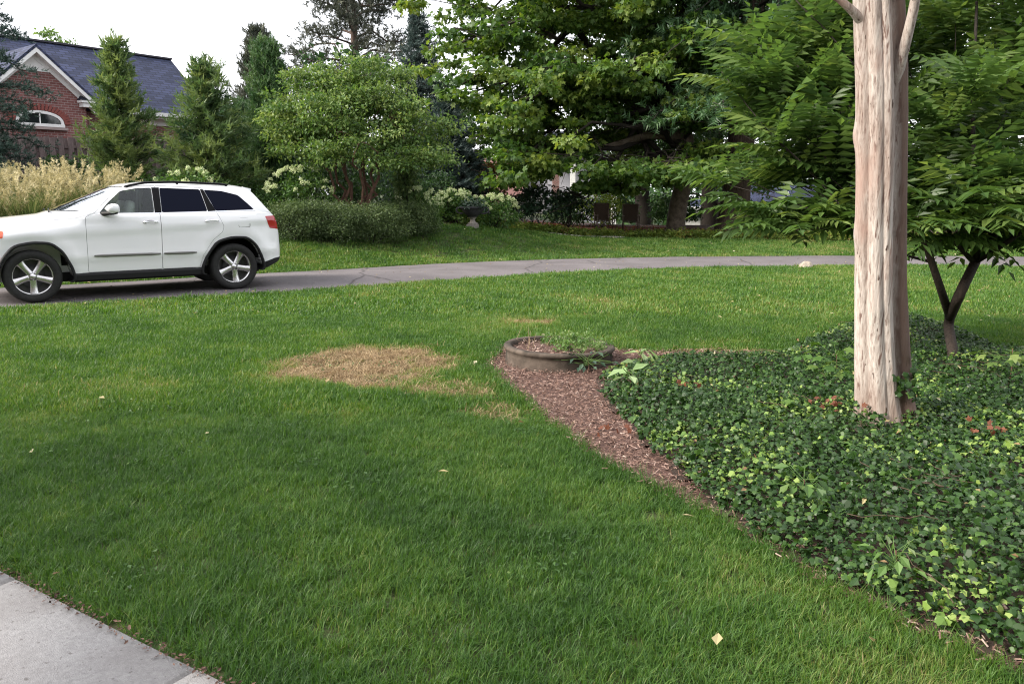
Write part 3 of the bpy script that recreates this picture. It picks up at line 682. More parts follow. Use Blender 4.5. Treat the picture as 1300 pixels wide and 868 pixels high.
def planar_uv(me):
    "metric uv from each face's own plane"
    uv = me.uv_layers.new(name='UVMap')
    for p in me.polygons:
        n = p.normal; t = Vector((-n.y, n.x, 0)) if abs(n.z) < .98 else Vector((1, 0, 0)); t.normalize(); w = n.cross(t)
        for li in p.loop_indices:
            c = me.vertices[me.loops[li].vertex_index].co; uv.data[li].uv = (c.dot(t), c.dot(w))
    return me
M['brick'] = brick_mat('red_brick', (.155, .056, .052), (.235, .095, .088), (.33, .27, .26), .20, .075)
M['brick_far'] = brick_mat('red_brick_far', (.15, .065, .055), (.21, .095, .08), (.30, .25, .23), .20, .075)
M['shingle'] = brick_mat('slate_blue_shingle', (.016, .023, .054), (.046, .058, .122), (.010, .013, .028), .33, .15, .9)
M['trim'] = noisy('white_trim_paint', [(.3, (.70, .70, .70)), (.7, (.8, .8, .8))], 6, bump=.05)
M['fence'] = noisy('weathered_fence_board', [(.3, (.10, .075, .075)), (.7, (.21, .165, .165))], 6, (4, 4, .6), bump=.4)
M['pane'] = simple('dark_window_pane', (.012, .014, .018), .05, spec=.8)
M['siding'] = noisy('pale_siding', [(.3, (.52, .52, .58)), (.7, (.62, .62, .68))], 4, bump=.1)
M['white_wall'] = noisy('white_painted_wall', [(.3, (.70, .69, .67)), (.7, (.8, .79, .77))], 4, bump=.1)

def flat(mb, pts): mb.add(pts, [np.arange(len(pts))[None]])
def slab_piece(name, quad, th, mat, parent, uv=False):
    "a quad given real thickness downwards along its normal"
    q = np.asarray(quad, float); n = unit(np.cross(q[1] - q[0], q[3] - q[0])); 
    if n[2] < 0 or (abs(n[2]) < 1e-6 and False): n = -n; q = q[::-1]
    V = np.vstack([q, q - n * th]); F = [np.array([[0, 1, 2, 3], [7, 6, 5, 4], [0, 4, 5, 1], [1, 5, 6, 2], [2, 6, 7, 3], [3, 7, 4, 0]])]
    me = mesh_of(name, V, F, [mat], False)
    if uv: planar_uv(me)
    return link(name, me, parent)

def brick_house():
    # local frame: +x along the ridge towards the left of the photograph, +y towards the viewer's side (n), z up
    O = np.array([-13.4, 32.4]); d = np.array([-.62, -.785]); rz = math.atan2(d[1], d[0])
    # with x axis d, the local y axis is (-d1, d0) = (.785,-.62) = n
    z0 = 1.35
    h = thing('brick_house', 'red brick house with slate blue shingle roof and white trimmed gable behind the board fence', 'house', (O[0], O[1], z0), rz)
    RZ, EZ, RUN, WY, L = 6.8 - z0, 4.42 - z0, 3.0, 2.62, 15.0
    def wall(name, pts, mat=M['brick']):
        mb = MB(); flat(mb, pts); me = mb.mesh(name, mat, False); planar_uv(me); return link(name, me, h)
    wall('wall', [(0.3, WY, -.6), (L, WY, -.6), (L, WY, EZ - .1), (.3, WY, EZ - .1)])
    wall('end_wall', [(.3, WY, -.6), (.3, -WY, -.6), (.3, -WY, EZ - .1), (.3, 0, RZ - .25), (.3, WY, EZ - .1)])
    wall('back_wall', [(.3, -WY, -.6), (.3, -WY, EZ - .1), (L, -WY, EZ - .1), (L, -WY, -.6)])
    r = slab_piece('roof', [(0, 0, RZ), (L, 0, RZ), (L, RUN, EZ), (0, RUN, EZ)], .1, M['shingle'], h, True)
    slab_piece('roof', [(0, 0, RZ), (L, 0, RZ), (L, -RUN, EZ), (0, -RUN, EZ)], .1, M['shingle'], h, True)
    mb = MB(); mb.box((L / 2, 0, RZ + .012), (L + .05, .22, .06)); mb.build('ridge_cap', simple('ridge_shingle', (.035, .032, .045), .8), r, smooth=False)
    mb = MB(); mb.box((1.95, RUN + .05, EZ - .06), (4.0, .12, .13)); mb.build('gutter', M['trim'], h, smooth=False); mb = MB(); mb.box((11, RUN + .05, EZ - .06), (7.2, .12, .13)); mb.build('gutter', M['trim'], h, smooth=False)
    mb = MB(); mb.box((1.95, WY + .18, EZ - .17), (3.9, .36, .06)); mb.box((1.95, WY + .03, EZ - .30), (3.9, .05, .22)); mb.build('soffit', M['trim'], h, smooth=False)
    # projecting gable
    GX, GY, HW, GA, GF = 6.2, 3.02, 1.50, 6.08 - z0, 4.72 - z0
    sl = (GA - GF) / HW
    wall('gable_wall', [(GX - HW + .05, GY, -.6), (GX + HW - .05, GY, -.6), (GX + HW - .05, GY, GF + .05), (GX, GY, GA - .12), (GX - HW + .05, GY, GF + .05)])
    mb = MB(); flat(mb, [(GX - HW + .05, WY, -.6), (GX - HW + .05, GY, -.6), (GX - HW + .05, GY, GF), (GX - HW + .05, WY, GF)]); me = mb.mesh('gable_side_wall', M['brick'], False); planar_uv(me); link('gable_side_wall', me, h)
    OH = .22; yb = .7
    for s in (-1, 1):
        ex = GX + s * (HW + OH); ez = GF - sl * OH
        slab_piece('gable_roof', [(GX, yb, GA + .07), (ex, yb + 1.0, ez + .07), (ex, GY + .32, ez + .07), (GX, GY + .32, GA + .07)], .07, M['shingle'], h, True)
        # white rake board, bed moulding and plain frieze
        def rake(name, o, w, y0, y1, zoff):
            a = np.array([GX, 0, GA + zoff]); b = np.array([ex, 0, ez + zoff]); V = []
            for p in (a, b):
                for z in (0, -w):
                    for y in (y0, y1): V.append([p[0], y, p[2] + z])
            link(name, mesh_of(name, np.array(V), [np.array([[0, 1, 3, 2], [4, 6, 7, 5], [0, 4, 5, 1], [2, 3, 7, 6], [0, 2, 6, 4], [1, 5, 7, 3]])], [M['trim']], False), h)
        rake('rake_board', 0, .17, GY + .26, GY + .31, .0); rake('rake_soffit', 0, .04, GY + .01, GY + .26, -.10); rake('frieze_board', 0, .16, GY + .004, GY + .03, -.14)
        cx = GX + s * (HW + .0); bx = MB()
        bx.box((cx, GY + .14, GF - .16), (.62, .36, .07)); bx.box((cx, GY + .12, GF - .26), (.5, .28, .14)); bx.build('cornice_return', M['trim'], h, smooth=False)
        bx = MB(); V = [(cx - .32, GY, GF - .12), (cx + .32, GY, GF - .12), (cx + .32, GY + .34, GF - .12), (cx - .32, GY + .34, GF - .12), (cx - .2, GY, GF + .06), (cx + .2, GY, GF + .06)]
        bx.add(V, [np.array([[0, 1, 5, 4], [2, 3, 4, 5]]), np.array([[0, 4, 3], [1, 2, 5]])]); bx.build('return_roof', M['shingle'], h, smooth=False)
    mb = MB(); flat(mb, [(GX - .62, GY + .012, GA - .70), (GX + .62, GY + .012, GA - .70), (GX, GY + .012, GA - .14)]); mb.build('gable_peak_panel', M['trim'], h, smooth=False)
    # arched window
    wz, ww, rise = 3.72 - z0, 1.42, .40
    th = np.linspace(0, np.pi, 21); arc = lambda k, dz=0: np.c_[GX + (ww / 2 + k) * np.cos(th), np.zeros(21), wz + .07 + (rise + k) * np.sin(th) ** .8]
    wf = MB(); a, b = arc(0), arc(-.085); n = 21
    ring = np.vstack([a, b, a, b]); ring[:42, 1] = GY + .05; ring[42:, 1] = GY - .05
    k = np.arange(20); wf.add(ring, [np.stack([k, k + 1, k + 22, k + 21], -1), np.stack([k, k + 42, k + 43, k + 1], -1), np.stack([k + 21, k + 22, k + 64, k + 63], -1)])
    wf.box((GX, GY + .0, wz + .035), (ww + .02, .12, .09))
    win = bpy.data.objects.new('window', None); COL.objects.link(win); win.parent = h
    wf.build('frame', M['trim'], win, smooth=False)
    pm = MB(); p = arc(-.05); p[:, 1] = GY + .012; flat(pm, p); pm.build('pane', M['pane'], win, smooth=False)
    mu = MB(); mu.box((GX, GY + .03, wz + .25), (.03, .03, .38)); mu.build('mullion', M['trim'], win, smooth=False)
    si = MB(); si.box((GX, GY + .04, wz - .06), (ww + .16, .14, .08)); si.build('sill', M['brick'], win, smooth=False)
    ab = []; me0 = None
    bmat = simple('arch_brick', (.22, .065, .055), .9)
    for q in range(23):
        t = math.pi * (q + .5) / 23; cx, cz = GX + (ww / 2 + .115) * math.cos(t), wz + .07 + (rise + .115) * math.sin(t) ** .8
        if me0 is None:
            b0 = MB(); b0.box((0, 0, 0), (.068, .06, .2)); me0 = b0.mesh('brick', bmat, False)
        o = link('brick', me0, win, (cx, GY + .01 + .004 * (q % 3), cz), (0, math.pi / 2 - t if True else 0, 0))
brick_house()

# unseen house by the walk behind the viewer, added to shade the near lawn
def shading_house():
    t = thing('shading_house', 'pale brick house front unseen behind the viewer beside the walk, added for its shade', 'house', (1.5, -3.7, 0))
    mb = MB(); mb.box((0, -4, 2.9), (24, 8, 6.4)); me = mb.mesh('wall', brick_mat('pale_brick', (.40, .33, .28), (.48, .40, .34), (.5, .46, .42), .20, .075), False); planar_uv(me); link('wall', me, t)
    mb = MB(); mb.box((-15.4, 1.9, 2.0), (11.5, 7.6, 4.6)); me = mb.mesh('shading_wing_wall', t.children[0].data.materials[0], False); planar_uv(me); link('shading_wing_wall', me, t)  # invented wing out of view, sized to throw shade over the near lawn
    for a, b in ((-9.1, -15.4), (-21.7, -15.4)): slab_piece('roof', [(a, -3, 4.15), (a, 6.2, 4.15), (b, 6.2, 6.8), (b, -3, 6.8)], .14, M['shingle'], t, True)
    for a, b in ((.7, -4.2), (-8.7, -4.2)): slab_piece('roof', [(-12.6, a, 5.95), (12.6, a, 5.95), (12.6, b, 9.2), (-12.6, b, 9.2)], .14, M['shingle'], t, True)
    for x in (-8, -4, 4, 8):
        for z in (1.6, 4.5):
            mb = MB(); mb.box((x, .03, z), (1.3, .1, 1.7)); f = mb.build('window', M['trim'], t, smooth=False); mb = MB(); mb.box((x, .07, z), (1.1, .06, 1.5)); mb.build('pane', M['pane'], f, smooth=False)
    mb = MB(); mb.box((0, .04, 1.1), (1.2, .1, 2.2)); mb.build('door', M['trim'], t, smooth=False)
shading_house()

# board fence
def fence():
    a, b = np.array([-16.2, 20.55]), np.array([-8.6, 26.45]); d = unit(b - a); L = np.linalg.norm(b - a); rz = math.atan2(d[1], d[0])
    f = thing('board_fence', 'weathered grey brown vertical board fence below the brick house', 'fence', (a[0], a[1], 1.45), rz)
    bm = []
    for v in range(3):
        mb = MB(); mb.box((0, 0, .88), (.138, .022, 1.76)); bm.append(mb.mesh('board', M['fence'], False))
    k = 0; x = .08
    while x < L:
        side = k % 2
        link('board', bm[k % 3], f, (x, -.03 if side else .03, random.uniform(-.03, .02)), (0, random.uniform(-.012, .012), random.uniform(-.03, .03)))
        x += .118; k += 1
    for z in (.3, 1.5):
        mb = MB(); mb.box((L / 2, 0, z), (L, .035, .09)); mb.build('rail', M['fence'], f, smooth=False)
    mb = MB(); mb.box((6.3, 0, 1.78), (2.6, .13, .035)); mb.build('cap_rail', noisy('pale_cap', [(.3, (.34, .31, .26)), (.7, (.45, .41, .35))], 5), f, smooth=False)
fence()

# ------------------------------------------------------------------ trees and shrubs
def clump(C, spread, n, flatz=.6, jitter=1.0):
    "n leaves round each centre: positions, and the unit offset from the centre"
    C = np.asarray(C, float); m = len(C); spread = np.broadcast_to(np.asarray(spread, float), (m,))
    o = rnd(m * n) * np.array([1, 1, flatz]); o = o / np.maximum(np.linalg.norm(o, axis=1, keepdims=True), 1e-6) * (rng.random((m * n, 1)) ** .45)
    return np.repeat(C, n, 0) + o * np.repeat(spread, n)[:, None] * np.array([1, 1, flatz]), o, np.repeat(np.arange(m), n)
def broad_leaves(name, C, spread, n, size, mat, parent, tp=LEAF, flatz=.6, up=.8, droop=.35, tone_c=.2, tone_l=.22, tone0=.42, dir_out=None, tone_up=0.0):
    P, o, ci = clump(C, spread, n, flatz)
    N = unit(np.array([0, 0, up]) + rnd(len(P)) * .55 + o * .35)
    D = unit(rnd(len(P)) * .7 + o * .8 + np.array([0, 0, -droop]))
    ct = rng.normal(size=len(C)) * tone_c
    t = tone0 + ct[ci] + rng.normal(size=len(P)) * tone_l
    me = leafmesh(name, P, D, N, size * rng.uniform(.65, 1.25, len(P)), tp, t, mat)
    return link(name, me, parent, kind='stuff')

def limb_path(a, b, sag=0.0, wob=.12, n=7):
    a, b = np.asarray(a, float), np.asarray(b, float); L = np.linalg.norm(b - a); t = np.linspace(0, 1, n)[:, None]
    p = a + (b - a) * t + np.array([0, 0, 1.0]) * (np.sin(t * np.pi) * sag * L)
    w = rnd(n) * wob * L * .18; w[0] = 0; w[-1] = 0
    return p + w
def shrub(name, label, cat, x, y, r, hgt, mat, leaf=.06, n=60, per=60, tp=LEAF, group=None, stems=6, bark='bark_dark', base=.05, tone0=.42, ry=None, squash=1.0, z0=None, tone_c=.18, up=.7, solid=.55):
    z = float(zt(x, y)) if z0 is None else z0
    t = thing(name, label, cat, (x, y, z), 0, group)
    ry = ry or r
    a = rng.uniform(0, 2 * np.pi, n); u = rng.random(n); rad = np.sqrt(u) * .85
    h = hgt * (base + (1 - base) * np.maximum(rng.uniform(.12, .95, n), 0)); k = np.sqrt(np.clip(1 - ((h / hgt - .45) / .62) ** 2, .05, 1))
    C = np.c_[np.cos(a) * rad * r * k, np.sin(a) * rad * ry * k, h * squash]
    broad_leaves('foliage', C, .26 * max(r, hgt * .6) , per, leaf, mat, t, tp, .75, up, .25, tone_c, .2, tone0)
    mb = MB()
    for q in range(stems):
        c = C[q % n]; mb.tube(limb_path((rng.normal() * .06, rng.normal() * .06, -.05), c, .0, .2, 6), np.linspace(.022, .006, 6), 5)
    mb.build('stems', M[bark], t, kind='stuff')
    return t

def conifer(name, label, x, y, H, R, mat, spray=.28, nb=150, per=9, rise=.6, z_low=.03, prof=.85, tp=SPRAY, bark='bark_dark', group=None, tone0=.45, droop=0.0, tops=1, rad0=None, z0=None, cut=None, tone_c=.16, gap=0.0, cat='tree', inner=.25):
    z = float(zt(x, y)) if z0 is None else z0
    t = thing(name, label, cat, (x, y, z), 0, group)
    mb = MB(); mb.tube([(0, 0, -.2), (.02, .0, H * .5), (0, .02, H * .97)], [rad0 or H * .016, H * .010, .012], 8); mb.build('trunk', M[bark], t)
    P, D, N, T = [], [], [], []; bb = MB()
    for k in range(nb):
        f = (k + rng.random()) / nb; f = z_low + (1 - z_low) * f
        if gap and vnoise(f * 9, 0, 1, 3) < gap: continue
        L = R * (1 - f) ** prof * rng.uniform(.72, 1.12) + .06
        if f < .16: L *= .75 + f * 1.6
        a = k * 2.39996 + rng.normal() * .25
        u = np.array([math.cos(a), math.sin(a), 0]); rs = rise * (.65 + .7 * f) * rng.uniform(.7, 1.3)
        b0 = np.array([0, 0, H * f * .97]); m = max(3, int(per * (.35 + L / R)))
        s = np.linspace(inner, 1, m) + rng.normal(size=m) * .03
        pts = b0 + np.outer(s * L, u) + np.outer(s * L * rs - droop * (s ** 2) * L, [0, 0, 1])
        ct = rng.normal() * tone_c
        if f < .9: bb.tube([b0, b0 + u * L * .5 + np.array([0, 0, L * .5 * rs - droop * .25 * L]), pts[-1]], [.012 + L * .012, .010, .004], 4, cap=False)
        for q in range(2):
            off = rnd(m) * .085 * (L + .5) * np.array([1, 1, .6])
            P.append(pts + off); d = u + np.array([0, 0, rs * 1.2]) + rnd(m) * .55 + np.cross(u, [0, 0, 1]) * ((-1) ** q) * .5; D.append(d)
            N.append(np.tile([0, 0, 1.0], (m, 1)) + rnd(m) * .4); T.append(tone0 + ct + rng.normal(size=m) * .14 + (s - .6) * .18)
    for q in range(tops):
        m = 14; a = rng.uniform(0, 6.28); s = np.linspace(0, 1, m)
        ox = (0 if q == 0 else R * .28); P.append(np.c_[ox * math.cos(a) + rng.normal(size=m) * .04, ox * math.sin(a) + rng.normal(size=m) * .04, H * (.86 + .14 * s) * (1 - .05 * q)])
        D.append(np.tile([0, 0, 1.0], (m, 1)) + rnd(m) * .35); N.append(rnd(m)); T.append(np.full(m, tone0 + .1))
    P, D, N, T = map(np.concatenate, (P, D, N, T))
    if cut is not None: k = cut(P + np.array([x, y, z])); P, D, N, T = P[k], D[k], N[k], T[k]
    link('foliage', leafmesh('foliage', P, unit(D), N, spray * rng.uniform(.7, 1.25, len(P)), tp, T, mat), t, kind='stuff')
    if bb.V: bb.build('branches', M[bark], t, kind='stuff')
    return t

def top_h(px, py, y):
    p = at(px, py, y); return float(p[2] - zt(p[0], p[1]))
# conifers on the bank behind the car
conifer('cryptomeria', 'feathery upright conifer with open pointed top in front of the brick house wall', *at(158, 200, 21.5)[:2], top_h(158, 52, 21.5), 1.08, M['l_crypto'], nb=108, per=9, rise=.6, prof=1.05, spray=.36, group='feathery conifers by the brick house', tone0=.55, inner=.1, tone_c=.2)
conifer('cryptomeria', 'feathery upright conifer with two thin tops at the right end of the house roof', *at(266, 200, 21.0)[:2], top_h(266, 80, 21.0), 1.7, M['l_crypto'], nb=130, per=10, rise=.5, prof=1.1, spray=.36, tops=3, group='feathery conifers by the brick house', tone0=.52, inner=.1, tone_c=.2)
conifer('arborvitae', 'narrow dense green arborvitae column left of the crape myrtle', *at(346, 200, 23.0)[:2], top_h(346, 62, 23.0), .72, M['l_arbor'], nb=330, per=10, rise=1.7, prof=.55, spray=.24, group='arborvitae columns', tone0=.5, inner=.1)
conifer('arborvitae', 'taller dull arborvitae with a ragged top behind the narrow green column', *at(336, 200, 27.0)[:2], top_h(336, 40, 27.0), 1.15, M['l_pine'], nb=260, per=12, rise=1.1, prof=.75, spray=.32, group='arborvitae columns', tone0=.42, inner=.1)
conifer('arborvitae', 'low dark arborvitae filling the gap between the feathery conifer and the green column', *at(306, 200, 25.0)[:2], top_h(306, 150, 25.0), 1.1, M['l_arbor'], nb=200, per=10, rise=1.2, prof=.5, spray=.3, group='arborvitae columns', tone0=.3, inner=.1)
conifer('dwarf_conifer', 'small bright green cone shaped conifer at the right of the crape myrtle stems', *at(516, 230, 21.5)[:2], 1.55, .42, M['l_crypto'], nb=150, per=7, rise=1.3, prof=.6, spray=.13, tone0=.5, inner=.1)
conifer('blue_spruce', 'tall blue grey spruce with narrow spire showing above the crape myrtle', *at(533, 100, 33)[:2], at(533, 8, 33)[2] - .6, 2.4, M['l_spruce'], nb=170, per=16, rise=-.05, droop=.18, prof=.95, spray=.38, tone0=.4, z0=.6)
conifer('dark_spruce', 'dark drooping spruce with layered boughs behind the white hydrangeas', *at(566, 200, 26)[:2], top_h(566, 128, 26), 1.9, M['l_spruce'], nb=170, per=13, rise=-.05, droop=.3, prof=.7, spray=.32, tone0=.12)
def pine():
    x, y = at(452, 100, 40)[:2]; z = .5
    t = thing('pine_tree', 'tall thin pine with sparse greyish tufts rising behind the crape myrtle', 'tree', (x, y, z))
    mb = MB(); mb.tube(smooth_path([(0, 0, -.3), (.1, 0, 5), (-.05, 0, 10), (.1, 0, 15.5)], 12), np.linspace(.3, .08, 12), 8); mb.build('trunk', M['bark_brown'], t)
    P, D, T = [], [], []; bb = MB()
    for k in range(58):
        h = 4.5 + 10.5 * (k + rng.random()) / 58; a = k * 2.4 + rng.normal() * .4
        L = (4.2 * (1 - (h - 4.5) / 13) ** .8 + .3) * rng.uniform(.6, 1.1); u = np.array([math.cos(a), math.sin(a), rng.uniform(.0, .35)])
        p = limb_path((0, 0, h), np.array([0, 0, h]) + u * L, .03, .3, 6); bb.tube(p, np.linspace(.06, .015, 6), 4, cap=False)
        for q in range(20):
            s = rng.uniform(.3, 1.04); c = np.array([0, 0, h]) + u * L * s + rnd(1)[0] * .32 * np.array([1, 1, .5]); m = 5
            P.append(c + rnd(m) * .16); D.append(u + rnd(m) * .9 + np.array([0, 0, .5])); T.append(np.full(m, .42 + rng.normal() * .15) + rng.normal(size=m) * .12)
    P, D, T = map(np.concatenate, (P, D, T))
    link('foliage', leafmesh('foliage', P, unit(D), rnd(len(P)), .42 * rng.uniform(.7, 1.2, len(P)), SPRAY, T, M['l_pine']), t, kind='stuff'); bb.build('branches', M['bark_brown'], t, kind='stuff')
pine()
# cedar reaching in from the left edge
def cedar():
    x, y = -12.65, 19.0; z = float(zt(x, y))
    t = thing('blue_cedar', 'dark blue green cedar with drooping layered branches at the left edge', 'tree', (x, y, z))
    mb = MB(); mb.tube([(0, 0, -.2), (.05, 0, 3), (0, 0, 6)], [.17, .11, .03], 8); mb.build('trunk', M['bark_dark'], t)
    P, D, T = [], [], []; bb = MB()
    for k in range(74):
        h = .3 + 4.5 * (k + rng.random()) / 74; a = k * 2.4 + rng.normal() * .3; L = (1.5 + .25 * h - .09 * h * h) * rng.uniform(.65, 1.2)
        u = np.array([math.cos(a), math.sin(a), .32]); end = np.array([0, 0, h]) + u * L + np.array([0, 0, -.24 * L])
        p = limb_path((0, 0, h), end, .12, .15, 8); bb.tube(p, np.linspace(.035, .006, 8), 5, cap=False)
        for s in np.linspace(.25, 1.0, 15):
            c = p[min(7, int(s * 7))] * (1 - (s * 7 % 1)) + p[min(7, int(s * 7) + 1)] * (s * 7 % 1); m = 6
            P.append(c + rnd(m) * np.array([.10, .10, .05])); D.append(u * .5 + rnd(m) * .8 + np.array([0, 0, .1])); T.append(.4 + rng.normal(size=m) * .2)
    P, D, T = map(np.concatenate, (P, D, T))
    link('foliage', leafmesh('foliage', P, unit(D), rnd(len(P)) * .5 + np.array([0, 0, 1]), .17 * rng.uniform(.7, 1.3, len(P)), SPRAY, T, M['l_cedar']), t, kind='stuff'); bb.build('branches', M['bark_dark'], t, kind='stuff')
cedar()

# crape myrtle with cinnamon stems
def crape():
    x, y = at(452, 240, 20.8)[:2]; z = float(zt(x, y))
    t = thing('crape_myrtle', 'round headed crape myrtle with several cinnamon brown stems behind the low hedge', 'tree', (x, y, z))
    tips = []
    for k in range(9):
        a = 2 * math.pi * k / 9 + rng.normal() * .2; r = rng.uniform(.5, 1.5)
        b = np.array([math.cos(a) * .16, math.sin(a) * .12, -.1]); e = np.array([math.cos(a) * r, math.sin(a) * r * .8, rng.uniform(2.0, 3.2)])
        mb = MB(); p = limb_path(b, e, .0, .22, 9); p[:, :2] *= (np.linspace(.6, 1, 9) ** .5)[:, None]; mb.tube(p, np.linspace(.055, .02, 9), 7); mb.build('stem', M['bark_red'], t); tips += [p[-1], p[-3]]
    C = []
    for (cx, cy, cz, rx, rz_, n) in ((0, 0, 2.9, 1.7, .9, 80), (-.9, -.3, 3.75, .6, .4, 18), (-1.7, -.5, 2.7, .6, .5, 18), (.3, -.2, 4.0, .5, .3, 10), (1.9, -.3, 1.9, .6, .4, 14), (0, -.9, 2.6, 1.5, .8, 16), (-1.9, 0, 3.1, .4, .4, 8), (2.2, -.2, 2.5, .5, .3, 8), (1.1, 0, 3.8, .4, .4, 8), (-1.25, -.2, 2.3, .9, .6, 26), (1.4, .1, 2.2, 1.0, .6, 30), (.5, 0, 3.4, 1.1, .6, 26), (-.6, .1, 3.5, .9, .5, 22), (1.0, -.6, 1.75, .9, .35, 14), (-.6, -.9, 1.9, .9, .35, 14), (1.6, -.3, 2.9, .7, .4, 12)):
        o = unit(rnd(n)) * (rng.random((n, 1)) ** .4); C.append(np.array([cx, cy, cz]) + o * np.array([rx, rx * .8, rz_]))
    C = np.concatenate(C)
    broad_leaves('foliage', C, rng.uniform(.24, .58, len(C)), 92, .10, M['l_crape'], t, LEAF, .5, .8, .25, .17, .2, .5)
    mb = MB()
    for c in C[::3]:
        q = tips[int(np.argmin([np.linalg.norm(np.array(p) - c) for p in tips]))]; mb.tube(limb_path(q, np.asarray(q) * .35 + c * .65, .05, .2, 5), np.linspace(.014, .004, 5), 4, cap=False)
    mb.build('twigs', M['bark_red'], t, kind='stuff')
crape()

# low hedge in front of it
for k, (px, py, y, r, h, lb) in enumerate([(372, 285, 18.9, .95, .95, 'low bronze green hedge shrub just behind the car tail lamp'), (420, 288, 19.2, 1.0, 1.0, 'low bronze green hedge shrub under the crape myrtle stems'),
                                    (470, 288, 19.6, 1.05, 1.0, 'low bronze green hedge shrub right of the crape myrtle stems'), (515, 285, 20.6, .95, .95, 'low bronze green hedge shrub at the right end of the hedge')]):
    p = at(px, py, y); shrub('hedge_shrub', lb, 'shrub', p[0], y + .3, r, h * .88, M['l_box'], .045, 120, 130, LEAF, 'low hedge shrubs on the bank', 8, ry=.8, tone0=.45, base=.0, tone_c=.14)

# hydrangeas with white heads
hm = []
for v in range(3):
    m = 70; o = unit(rnd(m)) * np.array([1, 1, 1.15]); o[:, 2] = np.abs(o[:, 2]) * 1.1 - .25
    hm.append(leafmesh('flower_head', o * .055, unit(rnd(m)), o, .034, LEAF, rng.uniform(.2, 1, m), M['l_flower']))
def hydrangea(label, px, y, r, h, nf, pyoff=0):
    p = at(px, 250, y); t = shrub('hydrangea', label, 'shrub', p[0], y, r, h, M['l_hyd'], .10, 44, 40, LEAF, 'white flowering hydrangeas', 7, tone0=.45)
    for k in range(nf):
        a, f = rng.uniform(0, 6.28), rng.random(); e = rng.uniform(.1, 1.0)
        q = np.array([math.cos(a) * r * .98 * math.cos(e * 1.4), -abs(math.sin(a)) * r * .9 * math.cos(e * 1.2), h * (.52 + .52 * math.sin(e * 1.5))])
        s = rng.uniform(.85, 1.45); link('flower_head', hm[k % 3], t, q, (rng.normal() * .35, rng.normal() * .35, a)).scale = (s, s, s)
hydrangea('white flowering hydrangea above the car roof, left of the crape myrtle', 384, 20.4, .95, 1.45, 34)
hydrangea('white flowering hydrangea behind the right end of the low hedge', 528, 21.6, .75, 1.05, 22)
hydrangea('small white hydrangea peeping out under the second feathery conifer', 240, 19.0, .9, 1.35, 12)
hydrangea('pale hydrangea spreading over the left of the dark urn', 578, 23.6, .75, .95, 24)
hydrangea('pale hydrangea at the right of the dark urn', 628, 24.2, .78, .95, 30)

# silver grass with plumes beside the car bonnet
def silver_grass(label, x, y, h, r, n, npl):
    z = float(zt(x, y)); t = thing('silver_grass', label, 'grass plant', (x, y, z), 0, 'plumed silver grass clumps')
    V, F, T, mb = [], [], [], None
    def blades(n, hmin, hmax, w, lean, tone):
        a = rng.uniform(0, 6.28, n); L = rng.uniform(hmin, hmax, n); b = np.c_[np.cos(a), np.sin(a), a * 0] * (rng.random((n, 1)) ** .5 * r * .35); u = np.c_[np.cos(a), np.sin(a), a * 0] + rnd(n) * .25 * np.array([1, 1, 0])
        s = np.c_[-np.sin(a), np.cos(a), a * 0]; le = lean * rng.uniform(.4, 1.3, n); Vs = []
        for f, wf in ((0, 1), (.45, .9), (.8, .55), (1, .05)):
            c = b + u * (le * L * f ** 1.8)[:, None] + np.c_[a * 0, a * 0, L * f * (1 - .22 * le * f)]
            Vs += [c - s * w * wf, c + s * w * wf]
        Vs = np.stack(Vs, 1); k = np.arange(n)[:, None] * 8
        Fs = np.concatenate([np.stack([k[:, 0] + i, k[:, 0] + i + 1, k[:, 0] + i + 3, k[:, 0] + i + 2], -1) for i in (0, 2, 4)])
        tip = b + u * (le * L)[:, None] + np.c_[a * 0, a * 0, L * (1 - .22 * le)]
        return Vs.reshape(-1, 3), Fs, np.repeat(tone + rng.normal(size=n) * .2, 8), tip, unit(u * le[:, None] + np.array([0, 0, .7]))
    Vb, Fb, Tb, _, _ = blades(n, h * .45, h * .88, .009, .55, .5)
    link('blades', mesh_of('blades', Vb, [Fb], [M['l_miscan']], False, {'tone': np.clip(Tb, 0, 1)}), t, kind='stuff')
    Vb, Fb, Tb, tip, dd = blades(npl, h * .55, h * 1.1, .005, .42, .8)
    m = 15; s = np.tile(np.linspace(-.30, .12, m), npl); P = np.repeat(tip, m, 0) + np.repeat(dd, m, 0) * (s * rng.uniform(.8, 1.2, len(s)))[:, None] + rnd(len(s)) * .02
    Dp = np.repeat(dd, m, 0) + rnd(len(s)) * .45 - np.array([0, 0, .0])
    link('plumes', leafmesh('plumes', P, unit(Dp), rnd(len(P)), .115 * rng.uniform(.7, 1.2, len(P)) * (1.15 - .5 * np.abs(s + .05) / .25), SPRAYFLAT, np.repeat(rng.uniform(.2, .9, npl), m) + rng.normal(size=len(P)) * .12, M['l_plume']), t, kind='stuff')
    link('stalks', mesh_of('stalks', Vb, [Fb], [M['l_miscan']], False, {'tone': np.clip(Tb, 0, 1)}), t, kind='stuff')
for (px, y, h, r, lb) in ((-25, 15.2, top_h(-25, 222, 15.2), 1.1, 'plumed silver grass at the left edge under the cedar'), (28, 15.6, top_h(28, 222, 15.6), 1.1, 'plumed silver grass above the car bonnet'), (75, 16.4, top_h(75, 214, 16.4), 1.1, 'plumed silver grass above the car windscreen, tallest of the clumps'), (118, 16.9, top_h(118, 214, 16.9), .95, 'plumed silver grass at the right end of its row, over the car roof'), (15, 17.6, top_h(15, 214, 17.6), 1.1, 'plumed silver grass standing behind the others below the cedar')):
    p = at(px, 250, y); silver_grass(lb, p[0], y, h, r, 1900, 80)
shrub('evergreen_shrub', 'dark leafy shrub between the plumed grass and the board fence', 'shrub', *at(80, 200, 19.6)[:2], .8, top_h(80, 200, 19.6), M['l_dark'], .09, 70, 60)
